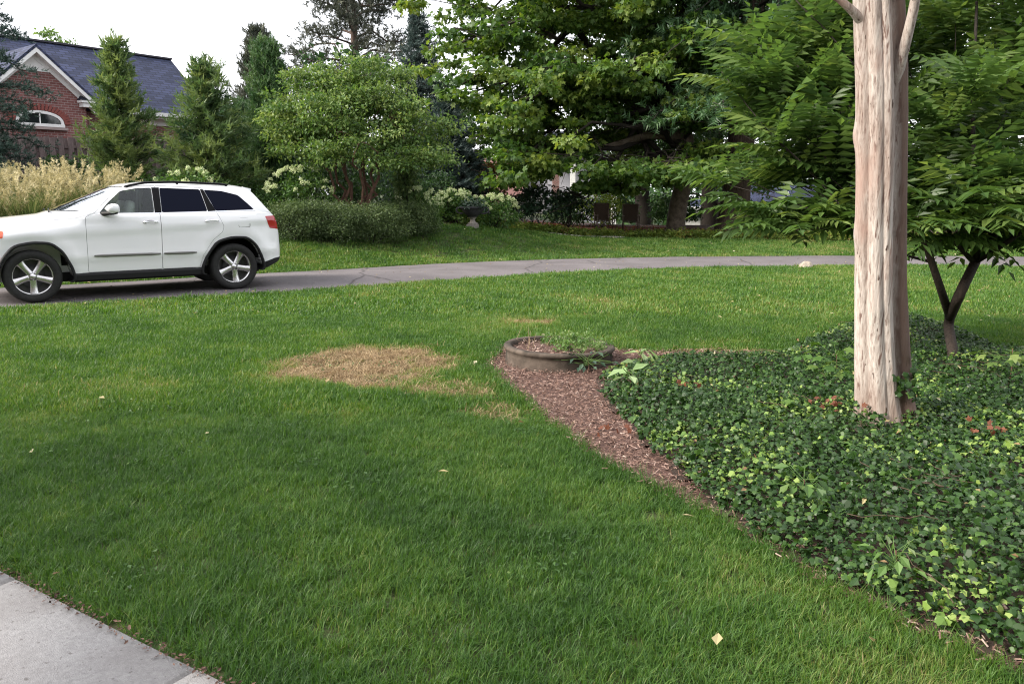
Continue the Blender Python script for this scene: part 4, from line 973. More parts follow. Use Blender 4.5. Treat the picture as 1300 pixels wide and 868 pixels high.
shrub('evergreen_shrub', 'dark leafy shrub at the foot of the first feathery conifer', 'shrub', *at(205, 220, 20.2)[:2], 1.1, 1.0, M['l_hyd'], .08, 60, 60, tone0=.25)
shrub('evergreen_shrub', 'dark leafy shrub below the arborvitae column', 'shrub', *at(318, 220, 20.8)[:2], 1.0, 1.1, M['l_hyd'], .08, 60, 60, tone0=.2)
shrub('evergreen_shrub', 'dark leafy shrub in the shade behind the crape myrtle stems', 'shrub', *at(430, 200, 23.5)[:2], 2.2, 2.2, M['l_dark'], .12, 90, 70)
shrub('evergreen_shrub', 'dark leafy shrub between the cinnamon stems and the dark spruce', 'shrub', *at(540, 220, 24.5)[:2], 1.2, 1.5, M['l_dark'], .10, 60, 60)
shrub('rhododendron', 'dark leathery rhododendron left of the lawn chairs', 'shrub', *at(682, 260, 27.5)[:2], 1.15, 1.55, M['l_rhodo'], .17, 46, 26, group='rhododendrons by the far border', bark='bark_dark', base=.3)
shrub('rhododendron', 'open leggy rhododendron with bare stems between the border and the brick pier', 'shrub', *at(722, 260, 28.3)[:2], .95, 1.6, M['l_rhodo'], .17, 30, 16, group='rhododendrons by the far border', stems=14, base=.4)
shrub('yellowing_shrub', 'loose yellow green shrub behind the left lawn chair', 'shrub', *at(760, 265, 31.5)[:2], 1.3, 1.5, M['l_border'], .12, 40, 26, tone0=.3)

# orange Japanese maple
def jap():
    x, y = at(622, 250, 27)[:2]; z = float(zt(x, y)); t = thing('japanese_maple', 'small orange leaved japanese maple in front of the brick gable', 'tree', (x, y, z))
    C = np.c_[rng.uniform(-1.25, .8, 40), rng.uniform(-.6, .6, 40), rng.uniform(.95, 2.0, 40)]
    broad_leaves('foliage', C, .3, 60, .09, M['l_jap'], t, MAPLE, .45, .8, .3)
    mb = MB()
    for q in range(8): mb.tube(limb_path((rng.normal() * .04, 0, -.1), C[q], .05, .2, 6), np.linspace(.035, .008, 6), 5)
    mb.build('limbs', M['bark_dark'], t)
jap()

# the big spreading maple
def big_maple():
    x, y = at(857, 290, 28.5)[:2]; z = float(zt(x, y)); B = np.array([x, y, z])
    t = thing('maple_tree', 'big spreading maple with long low boughs over the lawn chairs', 'tree', B)
    tr = smooth_path([(0, 0, -.3), (.05, 0, .8), (.25, 0, 2.0), (.35, 0, 3.1), (-.1, .1, 4.3), (-.75, .2, 5.6), (-1.0, .2, 7.4), (-.8, .2, 10)], 26)
    mb = MB(); mb.tube(tr, np.interp(np.linspace(0, 1, 26), [0, .08, .4, 1], [.46, .34, .27, .1]), 14); mb.build('trunk', M['bark_limb'], t)
    lb = MB(); e = at(690, 193, 27.3) - B; s0 = at(862, 178, 28.4) - B
    lb.tube(smooth_path([tr[12], s0 + (-.3, -.2, .12), s0 + (-1.2, -.4, .12), (s0 + e) / 2 + (-.3, 0, -.05), e, e + (-1.4, -.3, .0)], 20), np.linspace(.2, .035, 20), 10); lb.build('limb', M['bark_limb'], t)
    C, W = [], []; tw = MB(); n_l = 0
    def limb(h, a, L, up, nc, spread):
        nonlocal n_l
        i = int(np.argmin(np.abs(tr[:, 2] - h))); b = tr[i]; u = np.array([math.cos(a), math.sin(a), 0])
        L = L * (1.16 if 165 < math.degrees(a) < 215 else 1.0); end = b + u * L + np.array([0, 0, up])
        p = limb_path(b, end, .10, .22, 10); mb = MB(); mb.tube(p, np.linspace(.04 + .012 * L, .012, 10), 7); mb.build('limb', M['bark_dark'], t)
        for q in range(nc):
            f = rng.uniform(.3, 1.02); j = min(9, int(f * 9)); c = p[j] + rnd(1)[0] * np.array([.62, .62, .26]) * (.5 + .12 * L)
            C.append(c + (0, 0, -.12)); W.append(spread * rng.uniform(.6, 1.15)); tw.tube([p[j], (p[j] + c) / 2 + (0, 0, .06), c], [.018, .012, .005], 4, cap=False)
    # towards the open lawn on the left, layered with gaps
    for (h, az, L, up, nc) in ((2.6, 182, 7.6, -.3, 26), (2.9, 200, 7.0, -.6, 24), (3.2, 214, 5.2, -.5, 20), (3.3, 187, 6.6, .1, 26), (3.6, 197, 6.4, .3, 26), (4.2, 184, 6.9, .5, 24), (3.6, 176, 8.2, .6, 26), (4.0, 192, 7.6, .8, 26), (4.4, 210, 5.6, .5, 20), (4.9, 183, 7.4, 1.5, 26), (5.4, 198, 6.4, 1.4, 24), (5.9, 178, 6.6, 2.2, 24), (6.3, 205, 5.2, 2.0, 20), (6.8, 190, 6.0, 2.6, 24), (7.2, 170, 5.6, 2.4, 20),
                           (2.5, 232, 4.0, -.5, 20), (2.5, 260, 3.6, -.45, 20), (2.6, 290, 3.4, -.4, 18), (3.4, 245, 4.2, .2, 22), (3.6, 278, 4.0, .3, 22), (4.6, 235, 4.4, .8, 22), (4.9, 265, 4.4, 1.0, 22), (5.2, 300, 4.0, 1.0, 20), (6.0, 250, 4.4, 1.5, 24), (6.4, 285, 4.2, 1.8, 22), (7.4, 240, 4.4, 2.0, 24), (7.9, 270, 4.2, 2.0, 24), (8.3, 205, 4.6, 2.4, 20), (8.3, 310, 4.0, 2.2, 20),
                           (2.6, 215, 5.0, -.45, 22), (2.7, 248, 4.2, -.4, 22), (2.7, 275, 3.0, -.3, 18), (3.2, 120, 5.0, .3, 20), (4.4, 90, 5.0, .8, 18), (5.0, 150, 5.5, 1.0, 20), (6.0, 40, 4.5, 1.5, 18), (6.5, 120, 5.0, 1.8, 18), (7.5, 10, 4.0, 2.0, 18), (8.5, 90, 4.5, 2.5, 18), (9.4, 180, 4.0, 2.4, 18), (9.6, 280, 3.6, 2.4, 18), (2.0, 205, 4.6, -1.1, 16), (2.1, 188, 4.0, -1.2, 14)):
        limb(h, math.radians(az), L, up, nc, .62)
    C = np.array(C); W = np.array(W); Q = C + B - CAM; dep = Q[:, 1] * CT - Q[:, 2] * ST; qx = 650 + 1000 * Q[:, 0] / dep; qy = 434 - 1000 * (Q[:, 1] * ST + Q[:, 2] * CT) / dep
    gap = ((qx > 745) & (qx < 880) & (qy > 158) & (qy < 208) & (Q[:, 1] < 28.6)) | ((qx > 908) & (qx < 950) & (qy > 150) & (Q[:, 1] < 27.8)) | ((qx > 700) & (qy > 243)) | ((qx > 640) & (qx < 740) & (qy > 236)) | (np.abs(qx - 843) < 14) & (qy > 95) & (qy < 170) & (Q[:, 1] < 28.5)
    C, W = C[~gap], W[~gap]; broad_leaves('foliage', C, W, 92, .19, M['l_maple'], t, MAPLE, .45, .9, .35, .17, .18, .45)
    tw.build('twigs', M['bark_dark'], t, kind='stuff')
big_maple()
# thick trunked evergreen
def thick_evergreen():
    x, y = at(930, 292, 27.6)[:2]; z = float(zt(x, y)); t = thing('hemlock_tree', 'old evergreen with thick ridged brown trunk behind the border', 'tree', (x, y, z))
    a = np.linspace(0, 2 * np.pi, 28, endpoint=False); hs = np.array([-.2, 0, .25, .7, 1.4, 2.6, 4, 6, 9, 13]); rs = np.array([.95, .82, .62, .52, .47, .45, .42, .38, .3, .12]); V = []
    for h, r in zip(hs, rs):
        rr = r * (1 + .13 * np.sin(a * 5 + 1) * max(0, 1 - h / 1.2) + .06 * np.sin(a * 9 + h)); V.append(np.c_[np.cos(a) * rr + .04 * h, np.sin(a) * rr, np.full(28, h)])
    i, j = np.meshgrid(np.arange(9), np.arange(28), indexing='ij'); a0 = i * 28 + j; a1 = i * 28 + (j + 1) % 28
    link('trunk', mesh_of('trunk', np.concatenate(V), [np.stack([a0, a1, a1 + 28, a0 + 28], -1).reshape(-1, 4)], [M['bark_brown']]), t)
    P, D, T = [], [], []; bb = MB()
    for k in range(120):
        h = 4.3 + 9.5 * (k + rng.random()) / 120; an = k * 2.4 + rng.normal() * .3; L = 5.2 * (1 - (h - 4.3) / 12) * rng.uniform(.6, 1.1) + .5; u = np.array([math.cos(an), math.sin(an), -.08])
        b0 = np.array([.04 * h, 0, h]); e = b0 + u * L + np.array([0, 0, -.12 * L]); p = limb_path(b0, e, .06, .15, 8); bb.tube(p, np.linspace(.06, .008, 8), 4, cap=False)
        m = int(20 * L ** .7) + 8; s = rng.uniform(.2, 1.03, m); c = b0 + (e - b0) * s[:, None] + rnd(m) * np.array([.42, .42, .22]); P.append(c); D.append(u + rnd(m) * .6 + np.array([0, 0, -.35])); T.append(.3 + rng.normal() * .12 + rng.normal(size=m) * .14)
    P, D, T = map(np.concatenate, (P, D, T))
    link('foliage', leafmesh('foliage', P, unit(D), rnd(len(P)) * .5 + (0, 0, 1), .5 * rng.uniform(.7, 1.2, len(P)), SPRAYFLAT, T, M['l_arbor']), t, kind='stuff'); bb.build('branches', M['bark_dark'], t, kind='stuff')
thick_evergreen()
# background broadleaf trees
def bg_tree(label, x, y, H, R, low=.12, n=110, per=55, leaf=.26, mat='l_dark', tone0=.42, z0=None, group='woodland trees beyond the drive'):
    z = float(zt(x, y)) if z0 is None else z0; t = thing('broadleaf_tree', label, 'tree', (x, y, z), 0, group)
    mb = MB(); mb.tube(smooth_path([(0, 0, -.3), (rng.normal() * .2, 0, H * .35), (rng.normal() * .3, 0, H * .75)], 9), np.linspace(.03 * H + .05, .05, 9), 9); mb.build('trunk', M['bark_dark'], t)
    o = unit(rnd(n)) * (rng.random((n, 1)) ** .42); C = np.array([0, 0, H * (low + (1 - low) * .5)]) + o * np.array([R, R, H * (1 - low) * .5]); C = C * np.array([1, 1, 1])
    broad_leaves('foliage', C, rng.uniform(.5, 1.05, n) * R * .3, per, leaf, M[mat], t, LEAF, .55, .8, .35, .17, .18, tone0)
    mb = MB()
    for c in C[::5]: mb.tube(limb_path((0, 0, max(H * .12, c[2] * .55)), c, .05, .2, 6), np.linspace(.07, .012, 6), 5, cap=False)
    mb.build('limbs', M['bark_dark'], t, kind='stuff')
bg_tree('dark woodland tree filling the upper right corner behind the forked tree', 14.2, 25.5, 11.5, 4.2, .06)
bg_tree('dark woodland tree standing behind the white trunked tree', 12.0, 29.5, 13, 4.4, .16)
bg_tree('dark woodland tree at the far right edge', 19.0, 24.5, 10.5, 4.4, .05)
bg_tree('tall woodland tree behind the thick brown trunk', 9.0, 36, 14, 5.2, .10, 210, z0=-.6)
bg_tree('tall woodland tree behind the maple', 6.6, 39, 14, 3.7, .14, 170)
bg_tree('tall woodland tree further back at the right', 17.5, 34, 15, 5.5, .2, z0=-.5)
bg_tree('dark tree between the two brick houses', -6.6, 33, 7.0, 2.6, .05, 80)
bg_tree('dark tree behind the blue spruce', -3.6, 37, 6.5, 2.6, .05, 80)
bg_tree('distant tree crown showing above the left part of the house roof', *at(70, 45, 44)[:2], 8.9, 2.0, .3, 60, 60, .22, 'l_crape', .3, 1.5, 'tree tops behind the house roof')
bg_tree('small distant tree crown showing above the house ridge', *at(107, 52, 46)[:2], 8.2, 1.0, .4, 30, 50, .2, 'l_crape', .3, 1.5, 'tree tops behind the house roof')
for (x, y, r, h, lb) in ((4.2, 33.5, 1.3, 1.8, 'dark shade shrub behind the right lawn chair'), (6.8, 33.0, 1.2, 1.3, 'dark shade shrub between the maple trunk and the thick brown trunk'), (12.4, 31.5, 1.0, 1.1, 'dark shade shrub right of the thick brown trunk'), (12.6, 29.5, 1.5, 1.6, 'dark shade shrub across the drive behind the compound leaves'), (9.7, 33.5, 1.0, 1.0, 'low dark shade shrub just right of the thick brown trunk'), (11.3, 33.0, 1.0, .95, 'low dark shade shrub below the slate blue far roof'), (16.0, 27.5, 1.6, 1.5, 'dark shade shrub at the far right across the drive'), (2.2, 32.5, 1.1, 1.2, 'low shade shrub behind the left lawn chair')):
    shrub('shade_shrub', lb, 'shrub', x, y, r, h, M['l_dark'], .14, 50, 50, group='shade shrubs under the far trees')
# distant wood that closes the horizon
n = 900; a = rng.uniform(-1.15, 1.15, n); dist = rng.uniform(85, 135, n); C = np.c_[np.sin(a) * dist, np.cos(a) * dist, rng.uniform(-3, 5.5, n) + 1.2 * np.sin(a * 23)]
w = broad_leaves('distant_woods', C, 2.6, 26, 1.2, M['l_dark'], None, LEAF, .8, .5, .2); tag(w, 'far line of dark woods closing the horizon', 'woods', kind='stuff')

# ------------------------------------------------------------------ far houses
def far_brick():
    t = thing('far_brick_house', 'distant brick house with pale wall and white porch post seen under the maple boughs', 'house', (.5, 52, -.2), 0)
    def boxp(name, c, s, m, uv=True):
        mb = MB(); mb.box(c, s); me = mb.mesh(name, m, False); planar_uv(me); return link(name, me, t)
    boxp('pale_wall', (2.6, 0, 2.0), (6.4, .3, 5.2), M['siding'])
    boxp('brick_wall', (-3.4, -.6, .9), (5.2, 4, 2.6), M['brick_far'])
    slab_piece('roof', [(-6.4, -3.0, 1.75), (.2, -3.0, 1.75), (.2, .2, 4.1), (-6.4, .2, 4.1)], .12, simple('terracotta_roof', (.15, .075, .068), .9), t)
    slab_piece('porch_roof', [(-.6, -2.4, 4.6), (7, -2.4, 4.6), (7, .4, 5.8), (-.6, .4, 5.8)], .12, M['shingle'], t)
    boxp('brick_pier', (2.25, -1.6, 2.0), (.42, .42, 5.0), M['brick_far'])
    boxp('porch_post', (3.3, -1.7, 2.0), (.30, .30, 5.0), M['white_wall']); boxp('porch_post', (5.9, -1.7, 2.0), (.30, .30, 5.0), M['white_wall'])
    for xx in (-4.6, -2.6):
        f = boxp('window', (xx, -2.62, 1.0), (1.0, .08, 1.1), M['trim']); mb = MB(); mb.box((xx, -2.67, 1.0), (.82, .03, .92)); mb.build('pane', M['pane'], f, smooth=False)
    boxp('garage_door', (.6, -.2, .75), (2.2, .12, 2.1), M['white_wall'])
far_brick()
def far_white():
    t = thing('far_white_house', 'distant low white house with slate blue roof seen between the pinnate leaves', 'house', (15.3, 45, -2.6), math.radians(-14))
    def boxp(name, c, s, m):
        mb = MB(); mb.box(c, s); return mb.build(name, m, t, smooth=False)
    boxp('wall', (-1.2, 1.2, 1.75), (8.4, 3, 3.5), M['white_wall'])
    r = slab_piece('roof', [(-2.9, -.9, 3.55), (4.4, -.9, 3.55), (4.4, 1.6, 4.95), (-2.3, 1.6, 4.95)], .14, M['shingle'], t, True)
    mb = MB(); mb.tube([(.2, .2, 3.9), (.2, .2, 4.35)], .05, 8); mb.build('vent_pipe', M['trim'], r)
    mb = MB(); mb.tube([(-2.95, -.95, 3.5), (-2.35, 1.6, 4.9)], .10, 4); mb.build('rake_board', M['trim'], t, smooth=False)
    mb = MB(); mb.box((.75, -.95, 3.45), (7.3, .1, .16)); mb.build('gutter', M['trim'], t, smooth=False)
    slab_piece('side_roof', [(-6.2, -.6, 3.0), (-3.1, -.6, 3.0), (-3.1, 1.2, 3.9), (-6.2, 1.2, 3.9)], .12, M['shingle'], t, True)
    for xx in (-4.6, -1.4, 1.8):
        f = boxp('window', (xx, -.32, 1.7), (1.0, .06, 1.2), M['trim']); mb = MB(); mb.box((xx, -.36, 1.7), (.84, .03, 1.04)); mb.build('pane', M['pane'], f, smooth=False)
far_white()
def far_pale():
    t = thing('far_garage', 'pale garage glimpsed through the dark trees at the right edge', 'garage', (24.5, 38, -1.6), math.radians(-20))
    mb = MB(); mb.box((0, 1, 1.2), (7, 4, 2.4)); mb.build('wall', M['white_wall'], t, smooth=False)
    slab_piece('roof', [(-3.9, -1.4, 2.3), (3.9, -1.4, 2.3), (3.9, 1.2, 3.6), (-3.9, 1.2, 3.6)], .14, M['shingle'], t, True)
    slab_piece('roof', [(-3.9, 3.6, 2.3), (3.9, 3.6, 2.3), (3.9, 1.2, 3.6), (-3.9, 1.2, 3.6)], .14, M['shingle'], t, True)
    for xx in (-1.7, 1.7):
        mb = MB(); mb.box((xx, -1.04, 1.0), (2.6, .08, 2.0)); mb.build('garage_door', M['siding'], t, smooth=False)
far_pale()

# ------------------------------------------------------------------ lawn chairs, urn
brown = noisy('brown_sling', [(.3, (.06, .04, .03)), (.7, (.10, .07, .055))], 40, bump=.2); cfr = simple('bronze_chair_frame', (.10, .07, .055), .45, metal=.4)
def lawn_chair(label, px, y, rz):
    p = at(px, 280, y); t = thing('lawn_chair', label, 'chair', (p[0], y, float(zt(p[0], y)) + .02), rz, 'lawn chairs under the maple')
    mb = MB(); mb.box((0, 0, .43), (.52, .5, .03)); mb.build('seat', brown, t, smooth=False)
    mb = MB(); mb.box((0, .29, .76), (.52, .03, .62), tilt=-.16); mb.build('backrest', brown, t, smooth=False)
    for sx in (-1, 1):
        mb = MB(); mb.tube([(sx * .28, -.26, 0), (sx * .28, -.25, .64)], .018, 6); mb.build('leg', cfr, t)
        mb = MB(); mb.tube([(sx * .28, .30, 0), (sx * .28, .22, .44), (sx * .28, .34, 1.07)], .018, 6); mb.build('leg', cfr, t)
        mb = MB(); mb.box((sx * .28, .0, .65), (.06, .56, .025)); mb.build('armrest', cfr, t, smooth=False)
    mb = MB(); mb.tube([(-.28, .34, 1.07), (.28, .34, 1.07)], .018, 6); mb.build('top_rail', cfr, t)
    mb = MB(); mb.tube([(-.28, -.25, .43), (.28, -.25, .43)], .018, 6); mb.build('front_rail', cfr, t)
lawn_chair('brown sling lawn chair nearer the rhododendron, half hidden by border plants', 766, 29.6, math.radians(8))
lawn_chair('brown sling lawn chair nearer the maple trunk', 801, 29.2, math.radians(-3))
def urn():
    p = at(600, 270, 23.0); t = thing('garden_urn', 'dark stone urn on a pale pedestal between the hydrangeas', 'urn', (p[0], 23.0, float(zt(p[0], 23.0))))
    st = noisy('dark_urn_stone', [(.3, (.02, .02, .024)), (.7, (.06, .058, .065))], 20, bump=.4); pl = noisy('pale_pedestal_stone', [(.3, (.17, .15, .14)), (.7, (.28, .255, .235))], 20, bump=.3)
    mb = MB(); mb.box((0, 0, .05), (.34, .34, .12)); mb.build('plinth', pl, t, smooth=False)
    mb = MB(); mb.lathe([(0, .11), (.15, .11), (.15, .14), (.085, .18), (.065, .24), (.09, .29), (.14, .31), (0, .32)], 24); mb.build('pedestal', pl, t)
    mb = MB(); mb.lathe([(0, .31), (.10, .32), (.22, .40), (.30, .50), (.33, .56), (.37, .58), (.36, .61), (.31, .60), (.2, .55), (0, .54)], 32); mb.build('bowl', st, t)
    for s in (-1, 1):
        mb = MB(); mb.tube(smooth_path([(s * .30, 0, .55), (s * .43, 0, .58), (s * .46, 0, .48), (s * .36, 0, .42), (s * .24, 0, .42)], 14), .025, 7); mb.build('handle', st, t)
    pt = shrub('urn_plant', 'dark trailing plant growing in the stone urn', 'plant', p[0], 23.0, .42, .30, M['l_rhodo'], .09, 22, 22, z0=float(zt(p[0], 23.0)) + .52, stems=3)
urn()

# white rock on the lawn by the drive
def rock():
    p = gp(1021, 341); bm = bmesh.new(); bmesh.ops.create_icosphere(bm, subdivisions=3, radius=1)
    for v in bm.verts:
        c = np.array(v.co); s = 1 + .35 * (fbm(c[0] * 1.3 + c[2], c[1] * 1.3 - c[2], 1.4, 5) - .5) * 2
        v.co = (c[0] * .17 * s, c[1] * .12 * s, max(-.05, (c[2] * .12 + .05 * c[0]) * s))
    me = bpy.data.meshes.new('rock'); bm.to_mesh(me); bm.free(); me.materials.append(noisy('pale_rock', [(.3, (.22, .18, .145)), (.7, (.42, .365, .31))], 8, bump=.6))
    o = link('rock', me, None, (p[0], p[1], float(zt(*p)) + .03), (0, 0, .4)); tag(o, 'pale pointed rock at the edge of the driveway beyond the white trunk', 'rock')
rock()
# pale edging pebbles at the border
n = 340; f = rng.random(n); bx = 1.2 + f * 2.6; by = border_y(bx) - .12 + rng.normal(size=n) * .09; mb = MB()
for k in range(n):
    s = rng.uniform(.03, .07); bm = None; c = np.array([bx[k], by[k], float(zt(bx[k], by[k])) + .03])
    v = unit(np.array([[1, 0, 0], [-1, 0, 0], [0, 1, 0], [0, -1, 0], [0, 0, 1], [0, 0, -1]]) + rnd(6) * .2) * s * np.array([1.3, 1, .7])
    mb.add(v + c, [np.array([[0, 2, 4], [2, 1, 4], [1, 3, 4], [3, 0, 4], [2, 0, 5], [1, 2, 5], [3, 1, 5], [0, 3, 5]])], rng.random())
tag(mb.build('border_pebbles', noisy('pale_pebble', [(.3, (.42, .38, .34)), (.7, (.66, .62, .57))], 6)), 'pale pebble edging along the far flower border', 'pebbles', kind='stuff')
# low border plants
n = 560; f = rng.random(n); bx = -1.5 + f * 17; by = border_y(bx) + rng.uniform(.1, 1.5, n) ** 1.2; C = np.c_[bx, by, zt(bx, by) + rng.uniform(.05, .20, n)]
o = broad_leaves('border_ground_cover', C, .22, 46, .10, M['l_border'], None, LEAF, .6, .8, .2, .2, .16, .46); tag(o, 'low yellow green plants along the far border', 'ground cover', kind='stuff')
n = 9000; bx = rng.uniform(-1, 16, n); by = border_y(bx) + rng.random(n) ** .8 * 5.5; P = np.c_[bx, by, zt(bx, by) + .035]
o = link('leaf_litter', leafmesh('leaf_litter', P, unit(rnd(n) * np.array([1, 1, .15])), np.array([0, 0, 1]) + rnd(n) * .35, rng.uniform(.06, .14, n), LEAF, rng.beta(1.2, 2.2, n), M['l_red']), kind='stuff'); tag(o, 'russet fallen leaves under the maple', 'leaf litter', kind='stuff')

# ------------------------------------------------------------------ concrete ring with weeds
def ring_planter():
    x, y = .45, 7.46
    t = thing('concrete_ring', 'weathered round concrete ring set in the mulch with weeds growing inside', 'ring planter', (x, y, .0)); t.rotation_euler = (math.radians(-.5), math.radians(1.2), 0)
    mb = MB(); prof = [(.52, -.06), (.512, .10), (.508, .125), (.525, .14), (.535, .155), (.532, .172), (.515, .182), (.475, .182), (.462, .172), (.455, .15), (.452, .0)]
    mb.lathe(prof, 96); me = mb.mesh('ring', M['ring']); co = np.zeros(len(me.vertices) * 3); me.vertices.foreach_get('co', co); co = co.reshape(-1, 3)
    a = np.arctan2(co[:, 1], co[:, 0]); co[:, 2] += .012 * (fbm(np.cos(a) * 2, np.sin(a) * 2, 3, 1) - .5); co[:, :2] *= (1 + .012 * (fbm(np.cos(a), np.sin(a), 2.5, 4) - .5))[:, None]
    me.vertices.foreach_set('co', co.astype(np.float32).ravel()); link('ring', me, t)
    mb = MB(); mb.lathe([(.458, .125), (.3, .14), (.12, .15), (.0, .15)], 48); mb.build('soil', M['mulch'], t)
    n = 900; r = np.sqrt(rng.random(n)) * .44; a = rng.uniform(0, 6.28, n); P = np.c_[np.cos(a) * r, np.sin(a) * r, .15 + rng.random(n) * .008]
    link('mulch_chips', leafmesh('mulch_chips', P, unit(rnd(n) * (1, 1, .15)), np.array([0, 0, 1]) + rnd(n) * .3, rng.uniform(.02, .05, n), tpl([[-.1, 0, 0], [.1, 0, 0], [.09, 1, .03], [-.09, 1, .03]], [[0, 1, 2], [0, 2, 3]]), rng.random(n), M['chip']), t, kind='stuff')
    C = np.c_[rng.uniform(-.12, .5, 60), rng.uniform(-.3, .42, 60), rng.uniform(.16, .25, 60)]; C = C[np.hypot(C[:, 0], C[:, 1]) < .50]
    broad_leaves('weeds', C, .07, 34, .03, M['l_weed'], t, LEAF, .6, .9, .1, .2, .2, .35)
    mb = MB()
    for k in range(9): q = np.array([rng.uniform(-.36, -.1), rng.uniform(-.2, .2), .15]); mb.tube([q, q + rnd(1)[0] * .03 + (0, 0, .05), q + rnd(1)[0] * .06 + (0, 0, .11)], [.003, .002, .001], 4)
    mb.build('dry_stems', simple('dry_stem', (.3, .22, .14), .9), t, kind='stuff')
ring_planter()

# ------------------------------------------------------------------ mulch chips
CHIP = tpl([[-.12, 0, 0], [.12, 0, 0], [.1, 1, .05], [-.1, 1, .02], [0, .5, .1]], [[0, 1, 4], [1, 2, 4], [2, 3, 4], [3, 0, 4]])
n = 105000; P = np.c_[rng.uniform(-.4, 4, n), rng.uniform(1.8, 8.4, n)]; k = inpoly(P + rnd(n, 2) * .025, MULCH) & ~inpoly(P, IVYP + np.array([.35, .25])); k &= (P[:, 1] < 8.1) | (P[:, 0] < 3.2); k &= np.hypot(P[:, 0] - .45, P[:, 1] - 7.46) > .52; P = P[k]; n = len(P)
me = leafmesh('mulch_chips', np.c_[P, zt(P[:, 0], P[:, 1]) + .014 + rng.random(n) * .028], unit(rnd(n) * (1, 1, .22)), np.array([0, 0, 1]) + rnd(n) * .45, rng.uniform(.010, .036, n), CHIP, np.clip(rng.normal(.5, .24, n), 0, 1), M['chip'])
tag(link('mulch_chips', me), 'reddish brown bark mulch between lawn and ivy', 'mulch', kind='stuff')

# ------------------------------------------------------------------ ivy
def ivy_top(x, y): return .10 + .16 * fbm(x, y, 1.1, 12) + .05 * (fbm(x, y, 4, 14) - .5)
def edge_fade(P, poly, w):
    "0 at the outline, 1 from w inwards"
    p = np.asarray(poly); d = np.full(len(P), 9.0)
    for i in range(len(p)):
        a, b = p[i - 1], p[i]; ab = b - a; t = np.clip(((P - a) @ ab) / (ab @ ab), 0, 1); d = np.minimum(d, np.linalg.norm(P - a - t[:, None] * ab, axis=1))
    return np.clip(d / w, 0, 1)
n = 230000; P = np.c_[rng.uniform(.6, 7.5, n), rng.uniform(1.7, 10, n)]
dens = np.where(P[:, 1] < 6, 1.0, .62) * np.clip(fbm(P[:, 0], P[:, 1], 4.5, 31) * 2.6 - .3, .72, 1); k = inpoly(P + .12 * np.c_[fbm(P[:, 0], P[:, 1], 5, 1) - .5, fbm(P[:, 0], P[:, 1], 5, 6) - .5], IVYP) & (rng.random(n) < dens); P = P[k]; n = len(P)
ed = edge_fade(P, IVYP, .35); lay = rng.random(n) ** .55
zz = zt(P[:, 0], P[:, 1]) + .03 + ivy_top(P[:, 0], P[:, 1]) * lay * (.30 + .70 * ed)
yng = fbm(P[:, 0], P[:, 1], 2.2, 21); tone = rng.uniform(.1, .68, n); new = rng.random(n) < np.clip((yng - .5) * 2.8, .012, .5) * (lay > .6)
tone = np.where(new, rng.uniform(.68, 1, n), tone)
N = unit(np.array([-.1, -.25, .9]) + rnd(n) * .55); D = unit(rnd(n) * (1, 1, .45) + np.array([0, -.3, -.15]))
me = leafmesh('ivy', np.c_[P, zz], D, N, rng.uniform(.6, 1.25, n) * (.021 + .022 * rng.random(n) ** 2) * np.where(new, .9, 1), IVY, tone, M['l_ivy'])
tag(link('ivy', me), 'dense dark ivy bed with pale new leaves', 'ivy', kind='stuff')
vb = MB()
for q in range(80):
    a = rng.uniform(0, 6.28); L = rng.uniform(.15, .45); c0 = np.array([rng.uniform(.9, 5.5), rng.uniform(2.2, 9)]); tt = np.linspace(0, 1, 7); w = np.cumsum(rnd(7, 2) * .02, 0)
    pp = c0 + np.c_[np.cos(a) * tt * L, np.sin(a) * tt * L] + w
    if not inpoly(pp, IVYP).all(): continue
    vb.tube(np.c_[pp, zt(pp[:, 0], pp[:, 1]) + .03 + ivy_top(pp[:, 0], pp[:, 1]) * rng.uniform(.72, .98)], .0022, 4, rng.random())
tag(vb.build('ivy_vines', simple('ivy_vine', (.07, .045, .028), .8)), 'thin brown trailing stems in the ivy bed', 'vines', kind='stuff')
m = 260; q = np.c_[rng.uniform(.9, 6, m), rng.uniform(2.2, 9.5, m)]; q = q[inpoly(q, IVYP)]; m = len(q)
tag(link('ivy_litter', leafmesh('ivy_litter', np.c_[q, zt(q[:, 0], q[:, 1]) + .03 + ivy_top(q[:, 0], q[:, 1]) * .95], unit(rnd(m)), np.array([0, -.3, .9]) + rnd(m) * .5, rng.uniform(.02, .045, m), LEAF, rng.beta(1.5, 1.8, m), M['l_litter'])), 'small dry leaves lying in the ivy', 'dead leaves', kind='stuff')
# russet leaves caught in the ivy
P = []
for px, py in ((1048, 515), (1062, 522), (872, 487), (778, 548), (1250, 548)):
    q = gp(px, py, .18); m = 9; P.append(np.c_[q + rnd(m, 2) * .07, np.full(m, .0)])
P = np.concatenate(P); P[:, 2] = zt(P[:, 0], P[:, 1]) + .03 + ivy_top(P[:, 0], P[:, 1]) * 1.02; m = len(P)
tag(link('russet_leaves', leafmesh('russet_leaves', P, unit(rnd(m)), np.array([0, -.4, .8]) + rnd(m) * .4, .042, MAPLE, rng.random(m), M['l_red'])), 'russet dead leaves caught on the ivy', 'dead leaves', kind='stuff')

